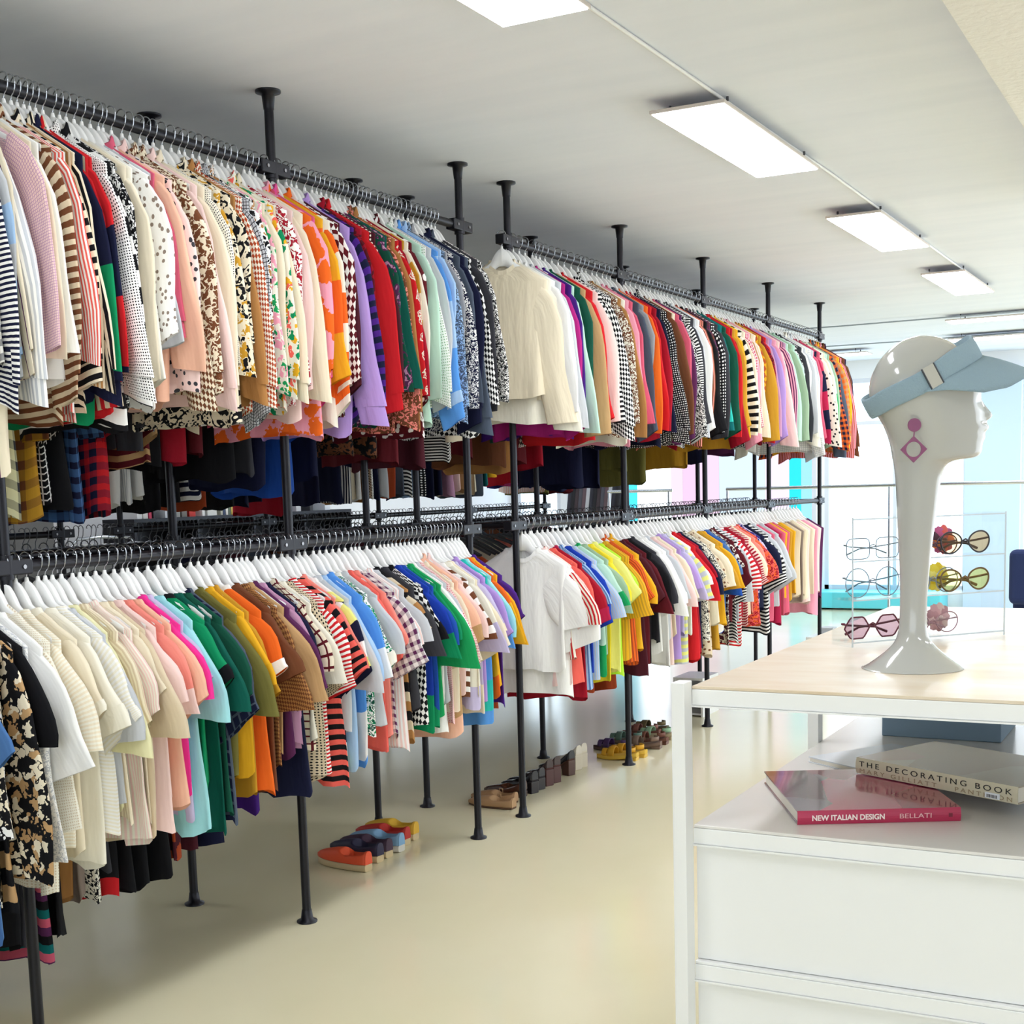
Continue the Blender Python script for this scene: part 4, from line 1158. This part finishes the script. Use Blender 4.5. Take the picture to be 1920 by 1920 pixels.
# chrome rails and dark trousers near the far wall
def chrome_rail(label, xa, xb, y, z, posts):
    r = empty('chrome_rail', ((xa + xb) / 2, y, 0)); tag(r, label, 'clothes rail'); ox = (xa + xb) / 2
    MB().tube([(xa - ox, 0, z), (xb - ox, 0, z)], .016, 10).build('rail', M_chrome, r)
    for x in posts:
        p = MB().tube([(x - ox, 0, .02), (x - ox, 0, z - .01)], .013, 10).build('post', M_chrome, r); MB().box(x - ox - .02, -.25, 0, x - ox + .02, .25, .0198).build('foot', M_chrome, p, bevel=.004)
YA = 12.6
chrome_rail('long chrome clothes rail standing before the end windows', ony(1362, 918, YA).x, ony(1990, 903, YA).x, YA, ony(1500, 914, YA).z, [ony(1364, 918, YA).x, ony(1668, 911, YA).x, ony(1980, 903, YA).x])
chrome_rail('short empty chrome clothes rail by the pink window panes', ony(1140, 921, YA + .3).x, ony(1261, 920, YA + .3).x, YA + .3, ony(1230, 920, YA + .3).z, [ony(1142, 921, YA + .3).x, ony(1254, 920, YA + .3).x])
YT = 13.4; zt = ony(1120, 903, YT).z; ta_, tb_ = ony(1072, 903, YT).x, ony(1168, 903, YT).x
chrome_rail('chrome rail of dark trousers beyond the far rack', ta_ - .05, tb_ + .05, YT, zt + .03, [ta_ - .04, tb_ + .04])
for k in range(14):
    x = ta_ + (tb_ - ta_) * (k + .5) / 14; c = ['2b2c38', '1d1d24', '3a2f36', '4a4a55', '5c4a52', 'b9bcc4'][k % 6]
    r = empty('trousers', (x, YT, zt)); tag(r, 'dark trousers folded over the chrome rail beyond the far rack', 'trousers', 'trousers on the chrome rail')
    for s in (-1, 1): MB().tube([(.01 * s, s * .02, .0), (.012 * s, s * .09, -.3), (.012 * s, s * .08, -.72)], [.030, .034, .028], 8).build('trouser_leg', mat('trouser ' + c, c, .85), r)
wc = onz(1263, 1342, 0)
c_ = empty('white_cabinet', wc, 0); tag(c_, 'small low white open cabinet on the floor beyond the sandals', 'cabinet')
for x0, x1 in ((0, .014), (.186, .2)): MB().box(x0, 0, 0, x1, .3, .235).build('side_panel', M_lam, c_)
MB().box(0, 0, .2352, .2, .3, .25).build('top_board', M_lam, c_); MB().box(.0142, .01, .01, .1858, .29, .022).build('shelf_board', M_lam, c_)
MB().box(.0142, .01, .12, .1858, .29, .13).build('shelf_board', M_lam, c_); MB().box(.0142, .291, .0, .1858, .3, .235).build('back_panel', M_lam, c_)
r_ = ray(1891, 1031); tt = (.80 - EYE) / r_.z; ap = Vector((0, 0, EYE)) + r_ * tt
ac = empty('armchair', (ap.x, ap.y, 0)); tag(ac, 'navy blue upholstered armchair beyond the wood table top', 'armchair'); M_nv = mat('navy felt', '1f2c58', .9)
MB().box(0, 0, .30, .75, .14, .80).build('backrest', M_nv, ac, bevel=.06, seg=4); MB().box(.02, .145, .22, .73, .72, .42).build('seat', M_nv, ac, bevel=.04, seg=3)
for x in (.03, .70):
    MB().box(x - .03, .145, .425, x + .05, .7, .58).build('armrest', M_nv, ac, bevel=.03, seg=3)
    for y in (.06, .62): MB().tube([(x, y, 0), (x, y, .24)], [.012, .018], 8).build('leg', M_black, ac)
gb = onz(1551, 1191, .55)
o = empty('small_box', (gb.x, 11.2, 0))
o.location = ony(1551, 1192, 11.0); zb_ = o.location.z
tag(o, 'small grey box on a white pedestal beside the table corner', 'box')
MB().box(-.06, -.06, 0, .06, .06, .062).build('body', mat('light grey card', 'b9bcc2', .7), o, bevel=.002); MB().box(-.063, -.063, .0622, .063, .063, .072).build('lid', mat('light grey lid', 'c6c9ce', .7), o, bevel=.002)
pd = empty('pedestal', (o.location.x, 11.0, 0)); tag(pd, 'plain white pedestal under the small grey box', 'pedestal')
MB().box(-.12, -.12, .0, .12, .12, zb_ - .02).build('column', M_lam, pd, bevel=.003); MB().box(-.14, -.14, zb_ - .0198, .14, .14, zb_ - .0005).build('top_plate', M_lam, pd, bevel=.002)

# fit lettering to its measured width
bpy.context.view_layer.update()
dg = bpy.context.evaluated_depsgraph_get()
for o, w, M, par, m in FONT:
    k = w / max(1e-4, o.dimensions.x); me = bpy.data.meshes.new_from_object(o.evaluated_get(dg)); me.transform(M @ Matrix.Diagonal((k, 1, 1, 1)))
    bpy.data.objects.remove(o); me.materials.clear(); link('lettering', me, m, par)
